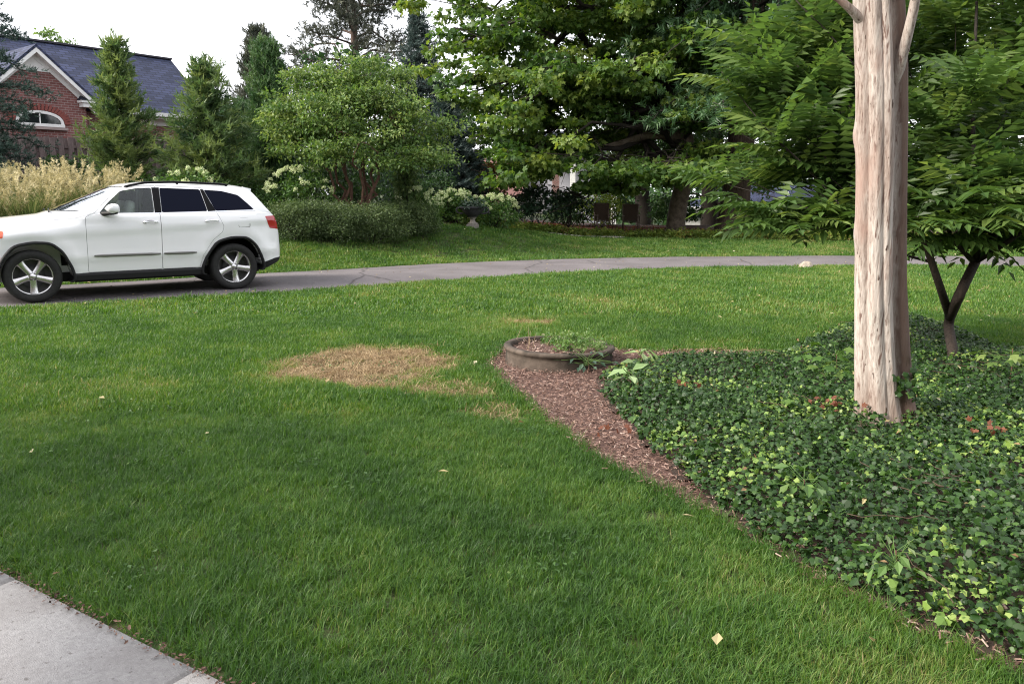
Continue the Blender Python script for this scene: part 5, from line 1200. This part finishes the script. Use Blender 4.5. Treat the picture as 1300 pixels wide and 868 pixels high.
# ------------------------------------------------------------------ bare white trunk
def white_tree():
    m, nt, b, o = new_mat('peeled_cedar_wood'); M['bark_white'] = m
    tc = nt.nodes.new('ShaderNodeTexCoord'); mp = nt.nodes.new('ShaderNodeMapping'); mp.inputs['Scale'].default_value = (52, 52, 2.2)
    nt.links.new(tc.outputs['Object'], mp.inputs[0]); n1 = nt.nodes.new('ShaderNodeTexNoise'); n1.inputs['Scale'].default_value = 1.6; n1.inputs['Detail'].default_value = 9; n1.inputs['Roughness'].default_value = .68; nt.links.new(mp.outputs[0], n1.inputs['Vector'])
    r = ramp(nt, [(.28, (.11, .083, .072)), (.40, (.33, .282, .255)), (.54, (.46, .415, .385)), (.72, (.57, .535, .505))]); nt.links.new(n1.outputs['Fac'], r.inputs[0])
    mp2 = nt.nodes.new('ShaderNodeMapping'); mp2.inputs['Scale'].default_value = (5, 5, .9); nt.links.new(tc.outputs['Object'], mp2.inputs[0]); n2 = nt.nodes.new('ShaderNodeTexNoise'); n2.inputs['Scale'].default_value = 1.5; n2.inputs['Detail'].default_value = 5; nt.links.new(mp2.outputs[0], n2.inputs['Vector'])
    r2 = ramp(nt, [(.33, (.68, .60, .57)), (.58, (1.0, .985, .98))]); nt.links.new(n2.outputs['Fac'], r2.inputs[0])
    mx = nt.nodes.new('ShaderNodeMixRGB'); mx.blend_type = 'MULTIPLY'; mx.inputs[0].default_value = 1; nt.links.new(r.outputs[0], mx.inputs[1]); nt.links.new(r2.outputs[0], mx.inputs[2]); 
    def layer(scale3, sc, lo, hi, col, prev, detail=6, src=None):
        q = nt.nodes.new('ShaderNodeMapping'); q.inputs['Scale'].default_value = scale3; nt.links.new(tc.outputs['Object'], q.inputs[0])
        nn = nt.nodes.new('ShaderNodeTexNoise'); nn.inputs['Scale'].default_value = sc; nn.inputs['Detail'].default_value = detail; nt.links.new(q.outputs[0], nn.inputs['Vector'])
        rr = ramp(nt, [(lo, (0, 0, 0)), (hi, (1, 1, 1))]); nt.links.new(nn.outputs['Fac'], rr.inputs[0])
        m2 = nt.nodes.new('ShaderNodeMixRGB'); m2.inputs[2].default_value = c4(col); nt.links.new(rr.outputs[0], m2.inputs[0]); nt.links.new(prev, m2.inputs[1]); return m2.outputs[0]
    c = layer((36, 36, .6), 1.7, .60, .66, (.16, .105, .09), mx.outputs[0], 3)          # long fissures
    c = layer((14, 14, 4.5), 2.6, .71, .735, (.07, .045, .035), c, 2)                       # knots and checks
    av = nt.nodes.new('ShaderNodeAttribute'); av.attribute_name = 'right_column'; m5 = nt.nodes.new('ShaderNodeMixRGB'); m5.inputs[2].default_value = (.125, .082, .068, 1)  # right-hand column mixed towards dark brown
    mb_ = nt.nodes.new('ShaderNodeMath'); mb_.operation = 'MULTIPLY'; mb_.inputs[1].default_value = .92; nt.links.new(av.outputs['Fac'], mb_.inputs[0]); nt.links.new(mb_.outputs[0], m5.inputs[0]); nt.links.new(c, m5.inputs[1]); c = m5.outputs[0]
    c = layer((3.5, 3.5, 1.2), 1.3, .56, .72, (.34, .235, .20), c, 5)                     # weathered brown areas
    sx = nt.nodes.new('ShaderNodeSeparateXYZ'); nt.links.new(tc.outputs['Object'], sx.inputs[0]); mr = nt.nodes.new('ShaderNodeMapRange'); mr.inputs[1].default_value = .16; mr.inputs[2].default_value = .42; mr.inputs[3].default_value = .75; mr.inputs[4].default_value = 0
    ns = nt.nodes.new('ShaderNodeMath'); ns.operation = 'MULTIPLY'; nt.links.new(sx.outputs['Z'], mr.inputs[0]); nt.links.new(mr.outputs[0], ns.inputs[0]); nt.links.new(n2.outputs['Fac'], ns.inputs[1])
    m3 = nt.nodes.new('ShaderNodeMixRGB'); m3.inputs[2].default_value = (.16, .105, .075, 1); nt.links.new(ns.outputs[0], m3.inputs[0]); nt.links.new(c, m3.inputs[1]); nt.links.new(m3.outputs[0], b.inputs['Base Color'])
    bp = nt.nodes.new('ShaderNodeBump'); bp.inputs['Strength'].default_value = .8; bp.inputs['Distance'].default_value = .008; nt.links.new(n1.outputs['Fac'], bp.inputs['Height']); nt.links.new(bp.outputs[0], b.inputs['Normal']); b.inputs['Roughness'].default_value = .85; b.inputs['Specular IOR Level'].default_value = .2
    bx, by = 2.515, 5.10
    t = thing('bare_trunk_tree', 'pale stripped trunk with deep vertical grooves standing in the ivy', 'tree', (bx, by, .0))
    H = 4.3; nz, na = 150, 160; zs = np.linspace(-.05, H, nz); th = np.linspace(0, 2 * np.pi, na, endpoint=False); U = np.c_[np.cos(th), np.sin(th)]
    # columns fused into one trunk: (centre offset x, y, radius) as functions of height
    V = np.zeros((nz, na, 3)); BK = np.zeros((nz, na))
    for i, z in enumerate(zs):
        f = min(z / 2.92, 1.4); cx = -.455 * f - .02 * math.sin(z * 2.1); cy = -.30 * f
        fl = .03 * math.exp(-max(z - .12, 0) / .10) + .014 * math.exp(-max(z, 0) / .8)
        cols = [(-.130, .008, .082 + .007 * math.sin(z * 3.3 + 1)), (-.024, .094 + .008 * math.sin(z * 2.3), .070), (.056 + .008 * math.sin(z * 1.7 + 2), .080, .058), (.158 - .012 * f, -.066, .074 + .008 * math.sin(z * 2.9) + .012 * math.exp(-z / .5)), (-.05, -.07, .12), (.05, -.10, .09), (.02, .02, .09)]
        cols = [((.9 * q - .44 * w) * .74, (-.44 * q - .9 * w) * .74, e * .70) for q, w, e in cols]
        R = np.zeros(na)
        for ci_, (ox, oy, rr) in enumerate(cols):
            rr = (rr + fl) * (1.0 - .16 * f); ox *= 1.0 - .16 * f; oy *= 1 - .16 * f
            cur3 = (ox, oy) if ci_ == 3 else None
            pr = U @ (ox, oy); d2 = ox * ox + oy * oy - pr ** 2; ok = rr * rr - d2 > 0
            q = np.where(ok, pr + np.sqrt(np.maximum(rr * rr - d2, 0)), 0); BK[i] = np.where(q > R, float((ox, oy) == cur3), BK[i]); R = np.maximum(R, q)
        R = R + .006 * (fbm(th * 4, np.full(na, z * .7), 2.2, 2) - .5) + .010 * (fbm(np.cos(th) * 3 + 9, np.sin(th) * 3 + z * 2.5, 1.2, 9) - .5)
        for kz, ka, ks in ((1.95, 2.69, .016), (1.35, 2.75, .009), (.9, 4.3, .008)):     # knots on the left side
            R = R + ks * np.exp(-((z - kz) / .07) ** 2 - (((th - ka + np.pi) % (2 * np.pi) - np.pi) / .35) ** 2)
        V[i] = np.c_[cx + U[:, 0] * R, cy + U[:, 1] * R, np.full(na, z)]
    i, j = np.meshgrid(np.arange(nz - 1), np.arange(na), indexing='ij'); a0 = i * na + j; a1 = i * na + (j + 1) % na
    link('trunk', mesh_of('trunk', V.reshape(-1, 3), [np.stack([a0, a1, a1 + na, a0 + na], -1).reshape(-1, 4), (np.arange(na) + (nz - 1) * na)[None]], [m], True, {'right_column': BK.ravel()}), t)
    B = np.array([bx, by, 0])
    def limb(nm, pts, r):
        mb = MB(); p = smooth_path(pts, 26); mb.tube(p, np.interp(np.linspace(0, 1, 26), np.linspace(0, 1, len(r)), r), 14); return mb.build(nm, m, t)
    limb('limb', [at(1127, 175, 4.97) - B, at(1138, 105, 4.86) - B, at(1143, 80, 4.82) - B, at(1152, 45, 4.76) - B, at(1161, 5, 4.7) - B, at(1170, -60, 4.6) - B, at(1200, -200, 4.5) - B], [.032, .036, .033, .029, .027, .025, .022])
    limb('limb', [at(1096, 30, 4.86) - B, at(1082, 14, 4.82) - B, at(1066, 0, 4.8) - B, at(1040, -20, 4.78) - B, at(980, -110, 4.7) - B], [.03, .024, .02, .017, .014])
    # ivy shoots on the trunk
    P, D, N = [], [], []
    for k in range(46):
        z = .05 + .8 * rng.random() ** 1.6; a = rng.uniform(-.9, .25); R = .18; P.append([-.455 * z / 2.92 + math.cos(a) * R, -.30 * z / 2.92 + math.sin(a) * R, z]); N.append([math.cos(a), math.sin(a), .3]); D.append([rng.normal() * .4, rng.normal() * .3, -.8])
    for k in range(30):
        P.append([.015 + rng.normal() * .03, -.158 + rng.normal() * .012, .40 + rng.normal() * .03]); N.append([.1, -1, .4]); D.append(rnd(1)[0])
    P, D, N = map(np.array, (P, D, N)); link('climbing_ivy', leafmesh('climbing_ivy', P, unit(D), N + rnd(len(N)) * .3, rng.uniform(.035, .06, len(P)), IVY, rng.uniform(.2, .75, len(P)), M['l_ivy']), t, kind='stuff')
    # crown above the picture: long limbs with a light leaf canopy
    C = np.c_[rng.normal(0, 1.7, 70), rng.normal(-.2, 1.7, 70), rng.uniform(5.2, 8.2, 70)] + np.array([-.4, 0, 0])
    mb = MB()
    for c in C[::5]: mb.tube(limb_path((-.6, -.5, 4.2), c, .1, .2, 7), np.linspace(.06, .01, 7), 6)
    mb.build('upper_limbs', m, t, kind='stuff')
    broad_leaves('foliage', C, .6, 60, .1, M['l_crape'], t, LEAF, .5)
white_tree()

# ------------------------------------------------------------------ forked tree with compound leaves
def compound_mesh(seed, L=.42, pairs=8):
    r = np.random.default_rng(seed); P, D, N, S = [], [], [], []; pts = []
    for k in range(pairs + 1):
        s = .14 + .86 * k / pairs; c = np.array([0, s * L, .10 * L * math.sin(s * 2.2) - .20 * L * s * s]); pts.append(c)
        l = L * (.30 - .12 * abs(s - .5)) * r.uniform(.88, 1.1)
        if k < pairs:
            for sx in (-1, 1): P.append(c); D.append([sx, .42 + r.normal() * .08, -.25 + r.normal() * .1]); N.append([sx * .2, .15, 1]); S.append(l)
        else: P.append(c); D.append([0, 1, -.4]); N.append([0, 0, 1]); S.append(l)
    V, F = scatter(np.array(P), unit(np.array(D)), np.array(N, float), np.array(S), LEAFLET); V2, F2 = tube(np.vstack([[0, 0, 0], pts]), .0022, 3, False)
    return V, F, V2, F2[0]
comp = [compound_mesh(k, .44 + .05 * (k % 3), 7 + k % 2) for k in range(4)]
def forked_tree():
    bx, by = 4.02, 7.05; B = np.array([bx, by, 0.0])
    t = thing('forked_tree', 'small dark forked tree with feathery compound leaves beside the white trunk', 'tree', B)
    def limb(nm, pts, r, n=16):
        p = smooth_path([np.asarray(q) - B if abs(q[1]) > 3 else q for q in pts], n); mb = MB(); mb.tube(p, np.interp(np.linspace(0, 1, n), np.linspace(0, 1, len(r)), r), 10); mb.build(nm, M['bark_fork' if max(r) > .04 else 'bark_dark'], t); return p
    fork = at(1206, 402, 7.48)
    mb = MB(); p = smooth_path([(.0, 0, -.05), (.01, 0, .15), (fork - B) * (1, 1, .75), fork - B], 10); mb.tube(p, np.interp(np.linspace(0, 1, 10), [0, .3, 1], [.062, .047, .044]), 12); mb.build('trunk', M['bark_fork'], t)
    limb('limb', [fork, at(1192, 360, 7.00), at(1175, 310, 6.96), at(1165, 280, 7.05), at(1150, 200, 7.5), at(1110, 90, 7.8), at(1080, 0, 8.0)], [.041, .033, .027, .018, .009, .006, .004])
    f2 = at(1238, 333, 7.4)
    limb('limb', [fork, at(1220, 370, 7.00), f2], [.05, .046, .045], 10)
    l2 = limb('limb', [f2, at(1222, 318, 7.1), at(1203, 290, 7.3), at(1184, 225, 7.6), at(1165, 140, 7.8)], [.024, .02, .015, .009, .006])
    l3 = limb('limb', [f2, at(1262, 300, 7.14), at(1290, 260, 7.33), at(1330, 150, 7.52)], [.03, .026, .02, .012])
    l4 = limb('limb', [f2, at(1275, 310, 6.86), at(1310, 285, 6.77), at(1380, 240, 6.58)], [.026, .022, .018, .012])
    l5 = limb('limb', [f2, at(1240, 290, 7.05), at(1235, 150, 7.33), at(1240, 0, 7.71), at(1240, -120, 7.90)], [.03, .026, .018, .012, .01])
    limb('limb', [at(1184, 333, 6.97), at(1165, 328, 6.96), at(1145, 322, 6.91), at(1100, 300, 6.96), at(1020, 262, 7.14), at(925, 235, 7.33)], [.015, .012, .010, .007, .005, .004])
    for (q0, q1, q2, q3) in (((1100, 300, 7.14), (1040, 230, 7.43), (970, 160, 7.61), (915, 90, 8.2)), ((1130, 180, 7.24), (1060, 120, 7.52), (990, 70, 7.71), (930, 45, 8.3)), ((1140, 210, 7.24), (1050, 180, 7.80), (960, 150, 8.08), (905, 130, 8.7)), ((1090, 90, 7.43), (1050, 40, 7.61), (1010, 0, 7.71), (980, -50, 8.2))):
        limb('limb', [at(*q0), at(*q1), at(*q2), at(*q3)], [.008, .006, .005, .003], 10)
    # where leaves sit: whorls along shoots that end in the crown's lobes
    shoots = []
    def lobe(px0, px1, py0, py1, y0, y1, n):
        for _ in range(n):
            px, py, y = rng.uniform(px0, px1), rng.uniform(py0, py1), rng.uniform(y0, y1); shoots.append(at(px, py, y))
    lobe(940, 1100, 55, 240, 7.6, 8.6, 44); lobe(960, 1110, 150, 275, 7.3, 8.2, 26); lobe(1020, 1110, 0, 130, 7.6, 8.6, 26); lobe(895, 970, 218, 262, 7.5, 8, 7); lobe(955, 1092, 262, 300, 7.0, 7.8, 20)
    lobe(1120, 1330, -60, 120, 7.6, 9.4, 44); lobe(1140, 1340, 100, 255, 7.0, 9.0, 56); lobe(1160, 1320, 230, 285, 6.9, 7.8, 26); lobe(1150, 1340, 248, 312, 6.6, 7.6, 26); lobe(1200, 1400, -150, 0, 7.4, 9.4, 40); lobe(1120, 1180, 250, 300, 7.2, 7.9, 8)
    shoots = np.array(shoots) - B
    L = []
    for c in shoots:
        hub = np.array([.0 if c[0] > -.3 else -.5, .2, 1.3]); u0 = unit(c - hub); m = rng.integers(6, 10)
        for q in range(m):
            a = q * 2.4 + rng.random(); d = unit(np.array([math.cos(a), math.sin(a), rng.uniform(-.05, .55)]) + u0 * .75)
            L.append((c - u0 * .16 * rng.random(), d, rng.integers(0, 4), rng.uniform(.85, 1.3), rng.normal() * 1.25))
    Q = np.array([q[0] + .25 * q[1] for q in L]) + B - CAM; dep = Q[:, 1] * CT - Q[:, 2] * ST; qx = 650 + 1000 * Q[:, 0] / dep; qy = 434 - 1000 * (Q[:, 1] * ST + Q[:, 2] * CT) / dep
    keep = ~((qx > 935) & (qx < 1035) & (qy > 226) & (qy < 258)) & ~((qx > 900) & (qx < 955) & (qy > 150) & (qy < 305) & (rng.random(len(qx)) < .8)); L = [q for q, k in zip(L, keep) if k]
    order = sorted(range(len(L)), key=lambda k: np.linalg.norm(L[k][0] + B - CAM))
    near = [k for k in order if np.linalg.norm(L[k][0] + B - CAM) < 99][:290]; near_s = set(near)
    meshes = []
    for (V, F, V2, F2) in comp:
        for tv in (.3, .45, .6, .8):
            meshes.append(mesh_of('leaf', np.vstack([V, V2]), [F, F2 + len(V)], [M['l_sumac']], False, {'tone': np.concatenate([tv + np.repeat(rng.normal(size=len(V) // 4) * .08, 4), np.full(len(V2), .1)])}))
    def frame(d, roll):
        Y = unit(d); X = unit(np.cross(Y, [0, 0, 1]) + 1e-6); Z = np.cross(X, Y); X, Z = X * math.cos(roll) + Z * math.sin(roll), Z * math.cos(roll) - X * math.sin(roll); return X, Y, Z
    AV, AF, AT, n0 = [], [], [], 0
    for k, (c, d, v, s, tn) in enumerate(L):
        X, Y, Z = frame(d, rng.normal() * .25)
        if k in near_s:
            o = link('leaf', meshes[v * 4 + int(np.clip(1.5 + tn, 0, 3))], t); o.matrix_local = Matrix([[*(np.array([X[i], Y[i], Z[i]]) * s), c[i]] for i in range(3)] + [[0, 0, 0, 1]])
        else:
            V, F, V2, F2 = comp[v]; W = (V @ np.array([X, Y, Z])) * s + c; AV.append(W); AF.append(F + n0); n0 += len(V); AT.append(np.repeat(np.clip(.45 + tn * .14 + rng.normal(size=len(V) // 4) * .08, 0, 1), 4))
    link('foliage', mesh_of('foliage', np.concatenate(AV), [np.concatenate(AF)], [M['l_sumac']], False, {'tone': np.concatenate(AT)}), t, kind='stuff')
    tw = MB()
    for c in shoots[::2]: u0 = unit(c - np.array([.0 if c[0] > -.3 else -.5, .2, 1.3])); tw.tube([c - u0 * .32 + (0, 0, -.03), c - u0 * .15, c], [.005, .004, .003], 4, cap=False)
    tw.build('twigs', M['bark_dark'], t, kind='stuff')
forked_tree()

# ------------------------------------------------------------------ seedlings in the ivy
def seedling(label, px, py, y, hgt, nl, size, mat, tp=MAPLE, spread=.28, name='maple_seedling', group=None):
    p = at(px, py, y); z = float(zt(p[0], y)); t = thing(name, label, 'seedling', (p[0], y, z), 0, group)
    mb = MB(); mb.tube(smooth_path([(0, 0, 0), (.02, .01, hgt * .5), (0, 0, hgt)], 8), np.linspace(.008, .003, 8), 5); mb.build('stem', M['bark_red'], t)
    ms = [leafmesh('leaf', np.zeros((1, 3)), np.array([[0, 1.0, -.1]]), np.array([[0, 0, 1.0]]), 1.0, tp, np.array([q]), mat) for q in (.3, .55, .85)]; tw = MB()
    for k in range(nl):
        a = k * 2.4 + rng.random() * .5; f = rng.random(); b = np.array([0, 0, hgt * (.55 + .45 * f)]); r = spread * rng.uniform(.25, 1); c = b + np.array([math.cos(a) * r, math.sin(a) * r, rng.uniform(-.02, .10)])
        o = link('leaf', ms[k % 3], t, c, (rng.normal() * .3 - .25, rng.normal() * .3, a - math.pi / 2)); s = size * rng.uniform(.75, 1.2); o.scale = (s, s, s); tw.tube([b, c], .0035 if tp is LEAF and nl < 10 else .0016, 4, cap=False)
    tw.build('leaf_stalks', M['l_weed'], t, kind='stuff'); return t
seedling('maple seedling with pale green lobed leaves at the right edge of the ivy', 1278, 505, 6.35, .36, 22, .10, M['l_crape'])
seedling('maple seedling with broad leaves left of the white trunk', 1058, 500, 6.2, .34, 26, .10, M['l_hyd'], group=None)
seedling('clump of seedling leaves in the near ivy below the middle of the bed', 1015, 690, 3.75, .2, 24, .085, M['l_hyd'], LEAF, .15, 'seedling')
seedling('pokeweed sprout with broad pale leaves near the concrete ring', 812, 475, 6.9, .24, 7, .17, M['l_poke'], LEAF, .08, 'pokeweed_sprout')
seedling('pokeweed sprout with broad pale leaves standing by the mulch edge', 797, 515, 6.0, .26, 7, .13, M['l_poke'], LEAF, .06, 'pokeweed_sprout')
seedling('dark leaved creeper climbing the near right side of the concrete ring', 745, 472, 6.9, .16, 30, .07, M['l_rhodo'], LEAF, .26, 'creeper')
seedling('tuft of bright lobed leaves at the lawn edge of the ivy', 1130, 775, 2.95, .2, 16, .06, M['l_weed'], LEAF, .10, 'seedling')

# ------------------------------------------------------------------ grass
def tuft_mesh(name, nb, rad, h0, h1, w, lean, seed, mat):
    r = np.random.default_rng(seed); a = r.uniform(0, 6.28, nb); b = np.c_[np.cos(a), np.sin(a)] * (np.sqrt(r.random((nb, 1))) * rad); ya = r.uniform(0, 6.28, nb); u = np.c_[np.cos(ya), np.sin(ya)]; s = np.c_[-np.sin(ya), np.cos(ya)]
    h = r.uniform(h0, h1, nb); le = lean * r.uniform(.1, 1.3, nb); bt = r.normal(size=nb) * .15; V, F, T = [], [], []
    for k in range(nb):
        i = len(V)
        for f, wf in ((0, 1), (.55, .85)):
            c = b[k] + u[k] * le[k] * h[k] * f ** 1.7; z = h[k] * f * (1 - .25 * le[k] * f)
            V += [[*(c - s[k] * w * wf / 2), z], [*(c + s[k] * w * wf / 2), z]]
        c = b[k] + u[k] * le[k] * h[k]; V.append([*c, h[k] * (1 - .25 * le[k])]); F += [[i, i + 1, i + 3], [i, i + 3, i + 2], [i + 2, i + 3, i + 4]]; T += [bt[k]] * 5
    return mesh_of(name, np.array(V), [np.array(F)], [mat], True, {'bt': np.array(T)})
def scatter_field(name, label, cat, P, rot, scl, tone, variants):
    me = mesh_of(name, P, [], [], attrs={'rotv': rot, 'scl': scl, 'tone': tone, 'pick': rng.integers(0, len(variants), len(P))})
    o = link(name, me, kind='stuff'); tag(o, label, cat, kind='stuff')
    ng = bpy.data.node_groups.new(name, 'GeometryNodeTree'); ng.interface.new_socket('Geometry', in_out='INPUT', socket_type='NodeSocketGeometry'); ng.interface.new_socket('Geometry', in_out='OUTPUT', socket_type='NodeSocketGeometry')
    N = ng.nodes; gi, go = N.new('NodeGroupInput'), N.new('NodeGroupOutput'); iop = N.new('GeometryNodeInstanceOnPoints'); g2i = N.new('GeometryNodeGeometryToInstance')
    for k, v in enumerate(variants):
        ob = bpy.data.objects.new(f'{name}_tuft', v); oi = N.new('GeometryNodeObjectInfo'); oi.inputs['Object'].default_value = ob; ng.links.new(oi.outputs['Geometry'], g2i.inputs[0])
    def na(nm, ty):
        q = N.new('GeometryNodeInputNamedAttribute'); q.data_type = ty; q.inputs['Name'].default_value = nm; return q.outputs['Attribute']
    ng.links.new(gi.outputs[0], iop.inputs['Points']); ng.links.new(g2i.outputs[0], iop.inputs['Instance']); iop.inputs['Pick Instance'].default_value = True
    ng.links.new(na('pick', 'INT'), iop.inputs['Instance Index']); ng.links.new(na('scl', 'FLOAT'), iop.inputs['Scale'])
    e2r = N.new('FunctionNodeEulerToRotation'); ng.links.new(na('rotv', 'FLOAT_VECTOR'), e2r.inputs[0]); ng.links.new(e2r.outputs[0], iop.inputs['Rotation'])
    ng.links.new(iop.outputs[0], go.inputs[0]); md = o.modifiers.new('scatter', 'NODES'); md.node_group = ng
    return o
def seg_dist(P, poly):
    d = np.full(len(P), 9.0)
    for i in range(1, len(poly)):
        a, b = poly[i - 1], poly[i]; ab = b - a; t = np.clip(((P - a) @ ab) / (ab @ ab), 0, 1); d = np.minimum(d, np.linalg.norm(P - a - t[:, None] * ab, axis=1))
    return d
PATCH_C = np.array([-1.38, 7.30])
def bare(P):
    "1 in the dry patches, 0 in good turf"
    q = P - PATCH_C; wob = (fbm(P[:, 0], P[:, 1], 2.0, 3) - .5) * .9 + (fbm(P[:, 0], P[:, 1], 7, 5) - .5) * .5
    b = 1 - sstep(.48, 1.34, np.hypot(q[:, 0] / .88 - .0, q[:, 1] / .92) + wob)
    for (cx, cy, rx, ry, am) in ((-.45, 6.3, .55, .42, .62), (.25, 9.75, .45, .3, .75), (2.2, 7.95, .7, .22, .6), (-.1, 5.6, .4, .3, .5), (-1.3, 5.3, .25, .18, .3), (-1.35, 3.3, .4, .25, .16), (.15, 3.2, .3, .2, .14), (.75, 3.7, .16, .14, .3), (2.3, 8.3, .6, .3, .35)):
        b = np.maximum(b, am * (1 - sstep(.4, 1.2, np.hypot((P[:, 0] - cx) / rx, (P[:, 1] - cy) / ry) + wob)))
    return b
def turf(P, far=False):
    k = ~inpoly(P + rnd(len(P), 2) * .02, MULCH) & ~on_walk(P, .02) & ~inpoly(P, IVYP)
    yn_, yf_ = np.interp(P[:, 0], us, yn), np.interp(P[:, 0], us, yf)
    k &= ~((P[:, 1] > yn_ - .03) & (P[:, 1] < yf_ + .03)); k &= P[:, 1] < border_y(P[:, 0]) + .1 * (fbm(P[:, 0], P[:, 1], 2, 2) - .5)
    return k
def tone_of(P):
    x, y = P[:, 0], P[:, 1]
    t = .42 + .5 * (fbm(x, y, .55, 1) - .5) + .42 * (fbm(x, y, 2.4, 8) - .5) + .36 * (fbm(x, y, 9, 4) - .5)
    t = t + .16 * np.sin((x * .80 + y * .6) * 2 * np.pi / 1.1) * .25
    return t + .07 * sstep(6, 10, y) + .52 * bare(P) ** 1.2
def field(name, label, x0, x1, y0, y1, n, variants, s0, s1, vis=1.05):
    P = np.c_[rng.uniform(x0, x1, n), rng.uniform(y0, y1, n)]
    k = (np.abs(P[:, 0]) < P[:, 1] * vis + .9) & turf(P); P = P[k]; b = bare(P)
    k = rng.random(len(P)) > b ** 1.25 * .95; P = P[k]; b = b[k]; n = len(P)
    rot = np.c_[rng.normal(size=n) * .12, rng.normal(size=n) * .12, rng.uniform(0, 6.28, n)]
    scl = rng.uniform(s0, s1, n) * (1 - .45 * b) * (.82 + .36 * fbm(P[:, 0], P[:, 1], 3, 17))
    ed = seg_dist(P, np.array([w0 - wd * 6, w0 + wd * 6])); scl = scl * np.where(ed < .06, .8, 1)
    return scatter_field(name, label, 'grass', np.c_[P, zt(P[:, 0], P[:, 1]) + .002], rot, scl, tone_of(P) + rng.normal(size=n) * .07, variants)
gm = M['l_grass']
near_t = [tuft_mesh('grass_tuft', 24, .05, .027, .068, .0033, .95, 30 + k, gm) for k in range(5)]
mid_t = [tuft_mesh('grass_tuft', 30, .09, .035, .075, .0055, .8, 50 + k, gm) for k in range(4)]
far_t = [tuft_mesh('grass_tuft', 34, .17, .035, .08, .011, .8, 70 + k, gm) for k in range(4)]
field('near_lawn_grass', 'green lawn grass nearest the sidewalk', -5.5, 5.5, 1.6, 5.6, 48000, near_t, .75, 1.1)
field('middle_lawn_grass', 'green lawn grass round the dry patch', -10, 11, 5.6, 10.2, 66000, mid_t, .8, 1.2)
field('lawn_grass_by_drive', 'green lawn grass along the driveway', -13, 19, 10.2, 19, 33000, far_t, .8, 1.15)
field('bank_lawn_grass', 'green lawn grass on the bank beyond the driveway', -14, 22, 14, 29, 34000, far_t, .8, 1.2)
# clover and broad-leaved weeds in the turf
K = 150; c = np.c_[rng.uniform(-5, 6, K), rng.uniform(2.4, 13, K)]; P = np.repeat(c, 34, 0) + rnd(K * 34, 2) * np.repeat(rng.uniform(.04, .16, K), 34)[:, None]; P = P[turf(P)]; n = len(P)
o = link('lawn_weeds', leafmesh('lawn_weeds', np.c_[P, zt(P[:, 0], P[:, 1]) + rng.uniform(.03, .06, n)], unit(rnd(n) * (1, 1, .2)), np.array([0, -.1, 1]) + rnd(n) * .35, rng.uniform(.016, .036, n), LEAF, np.clip(rng.normal(.25, .2, n), 0, 1), M['l_hyd']), kind='stuff'); tag(o, 'clover and small weeds in the lawn', 'weeds', kind='stuff')
# dry straw in the bare patches
st = [tuft_mesh('straw_tuft', 26, .09, .014, .05, .004, 2.2, 90 + k, M['l_straw']) for k in range(4)]
P = np.c_[rng.uniform(-4, 4, 60000), rng.uniform(2.6, 10.5, 60000)]; P = P[turf(P)]; b = bare(P); P = P[rng.random(len(P)) < np.where(b > .4, b, 0) * .55]; n = len(P)
scatter_field('dry_grass', 'pale dry grass in the worn patches of the lawn', 'dry grass', np.c_[P, zt(P[:, 0], P[:, 1]) + .002], np.c_[rng.normal(size=n) * .2, rng.normal(size=n) * .2, rng.uniform(0, 6.28, n)], rng.uniform(.7, 1.2, n), rng.uniform(.1, .8, n), st)
# tall stray grass along the lawn edges
st = [tuft_mesh('edge_tuft', 9, .02, .07, .14, .003, .6, 110 + k, gm) for k in range(3)]
E1 = MULCH[2:12]; tt = rng.random(420) * (len(E1) - 1); i = tt.astype(int); P = E1[i] + (E1[i + 1] - E1[i]) * (tt - i)[:, None] + rnd(420, 2) * .03; P = P[~inpoly(P, IVYP)]; n = len(P)
scatter_field('edge_grass', 'longer grass along the mulch edge', 'grass', np.c_[P, zt(P[:, 0], P[:, 1])], np.c_[rng.normal(size=n) * .3, rng.normal(size=n) * .3, rng.uniform(0, 6.28, n)], rng.uniform(.6, 1.0, n), tone_of(P), st)
# fallen leaves on the lawn and drive, twigs at the sidewalk edge
n = 900; P = np.c_[rng.uniform(-8, 16, n), rng.uniform(2.2, 26, n)]; P = P[(turf(P)) & (rng.random(n) < np.where((P[:, 0] > 3) & (P[:, 1] > 9), 1, .34))]; n = len(P)
o = link('fallen_leaves', leafmesh('fallen_leaves', np.c_[P, zt(P[:, 0], P[:, 1]) + .055 + .012 * rng.random(n)], unit(rnd(n) * (1, 1, .2)), np.array([0, 0, 1]) + rnd(n) * .35, rng.uniform(.035, .075, n), LEAF, rng.beta(2.5, 1.4, n), M['l_litter']), kind='stuff'); tag(o, 'pale fallen leaves scattered on the lawn', 'fallen leaves', kind='stuff')
n = 420; px_ = rng.uniform(-9, 14, n); P = np.c_[px_, np.interp(px_, us, yn) + (np.interp(px_, us, yf) - np.interp(px_, us, yn)) * rng.beta(.6, .6, n)]
o = link('drive_litter', leafmesh('drive_litter', np.c_[P, zt(P[:, 0], P[:, 1]) + .05], unit(rnd(n) * (1, 1, .1)), np.array([0, 0, 1]) + rnd(n) * .25, rng.uniform(.025, .06, n), LEAF, rng.beta(1.6, 1.6, n), M['l_litter']), kind='stuff'); tag(o, 'small dry leaves on the driveway', 'fallen leaves', kind='stuff')
n = 900; s = rng.uniform(-.3, 3.2, n) - .6; P = w0 + wd * s[:, None] + wp * (rng.normal(size=(n, 1)) * .016 + .008); z = np.full(n, .045)
o = link('edge_debris', leafmesh('edge_debris', np.c_[P, z + rng.random(n) * .012], unit(rnd(n) * (1, 1, .2)), np.array([0, 0, 1]) + rnd(n) * .4, rng.uniform(.006, .022, n), LEAF, np.clip(rng.normal(.2, .2, n), 0, 1), M['chip']), kind='stuff'); tag(o, 'dry leaf bits along the sidewalk edge', 'debris', kind='stuff')
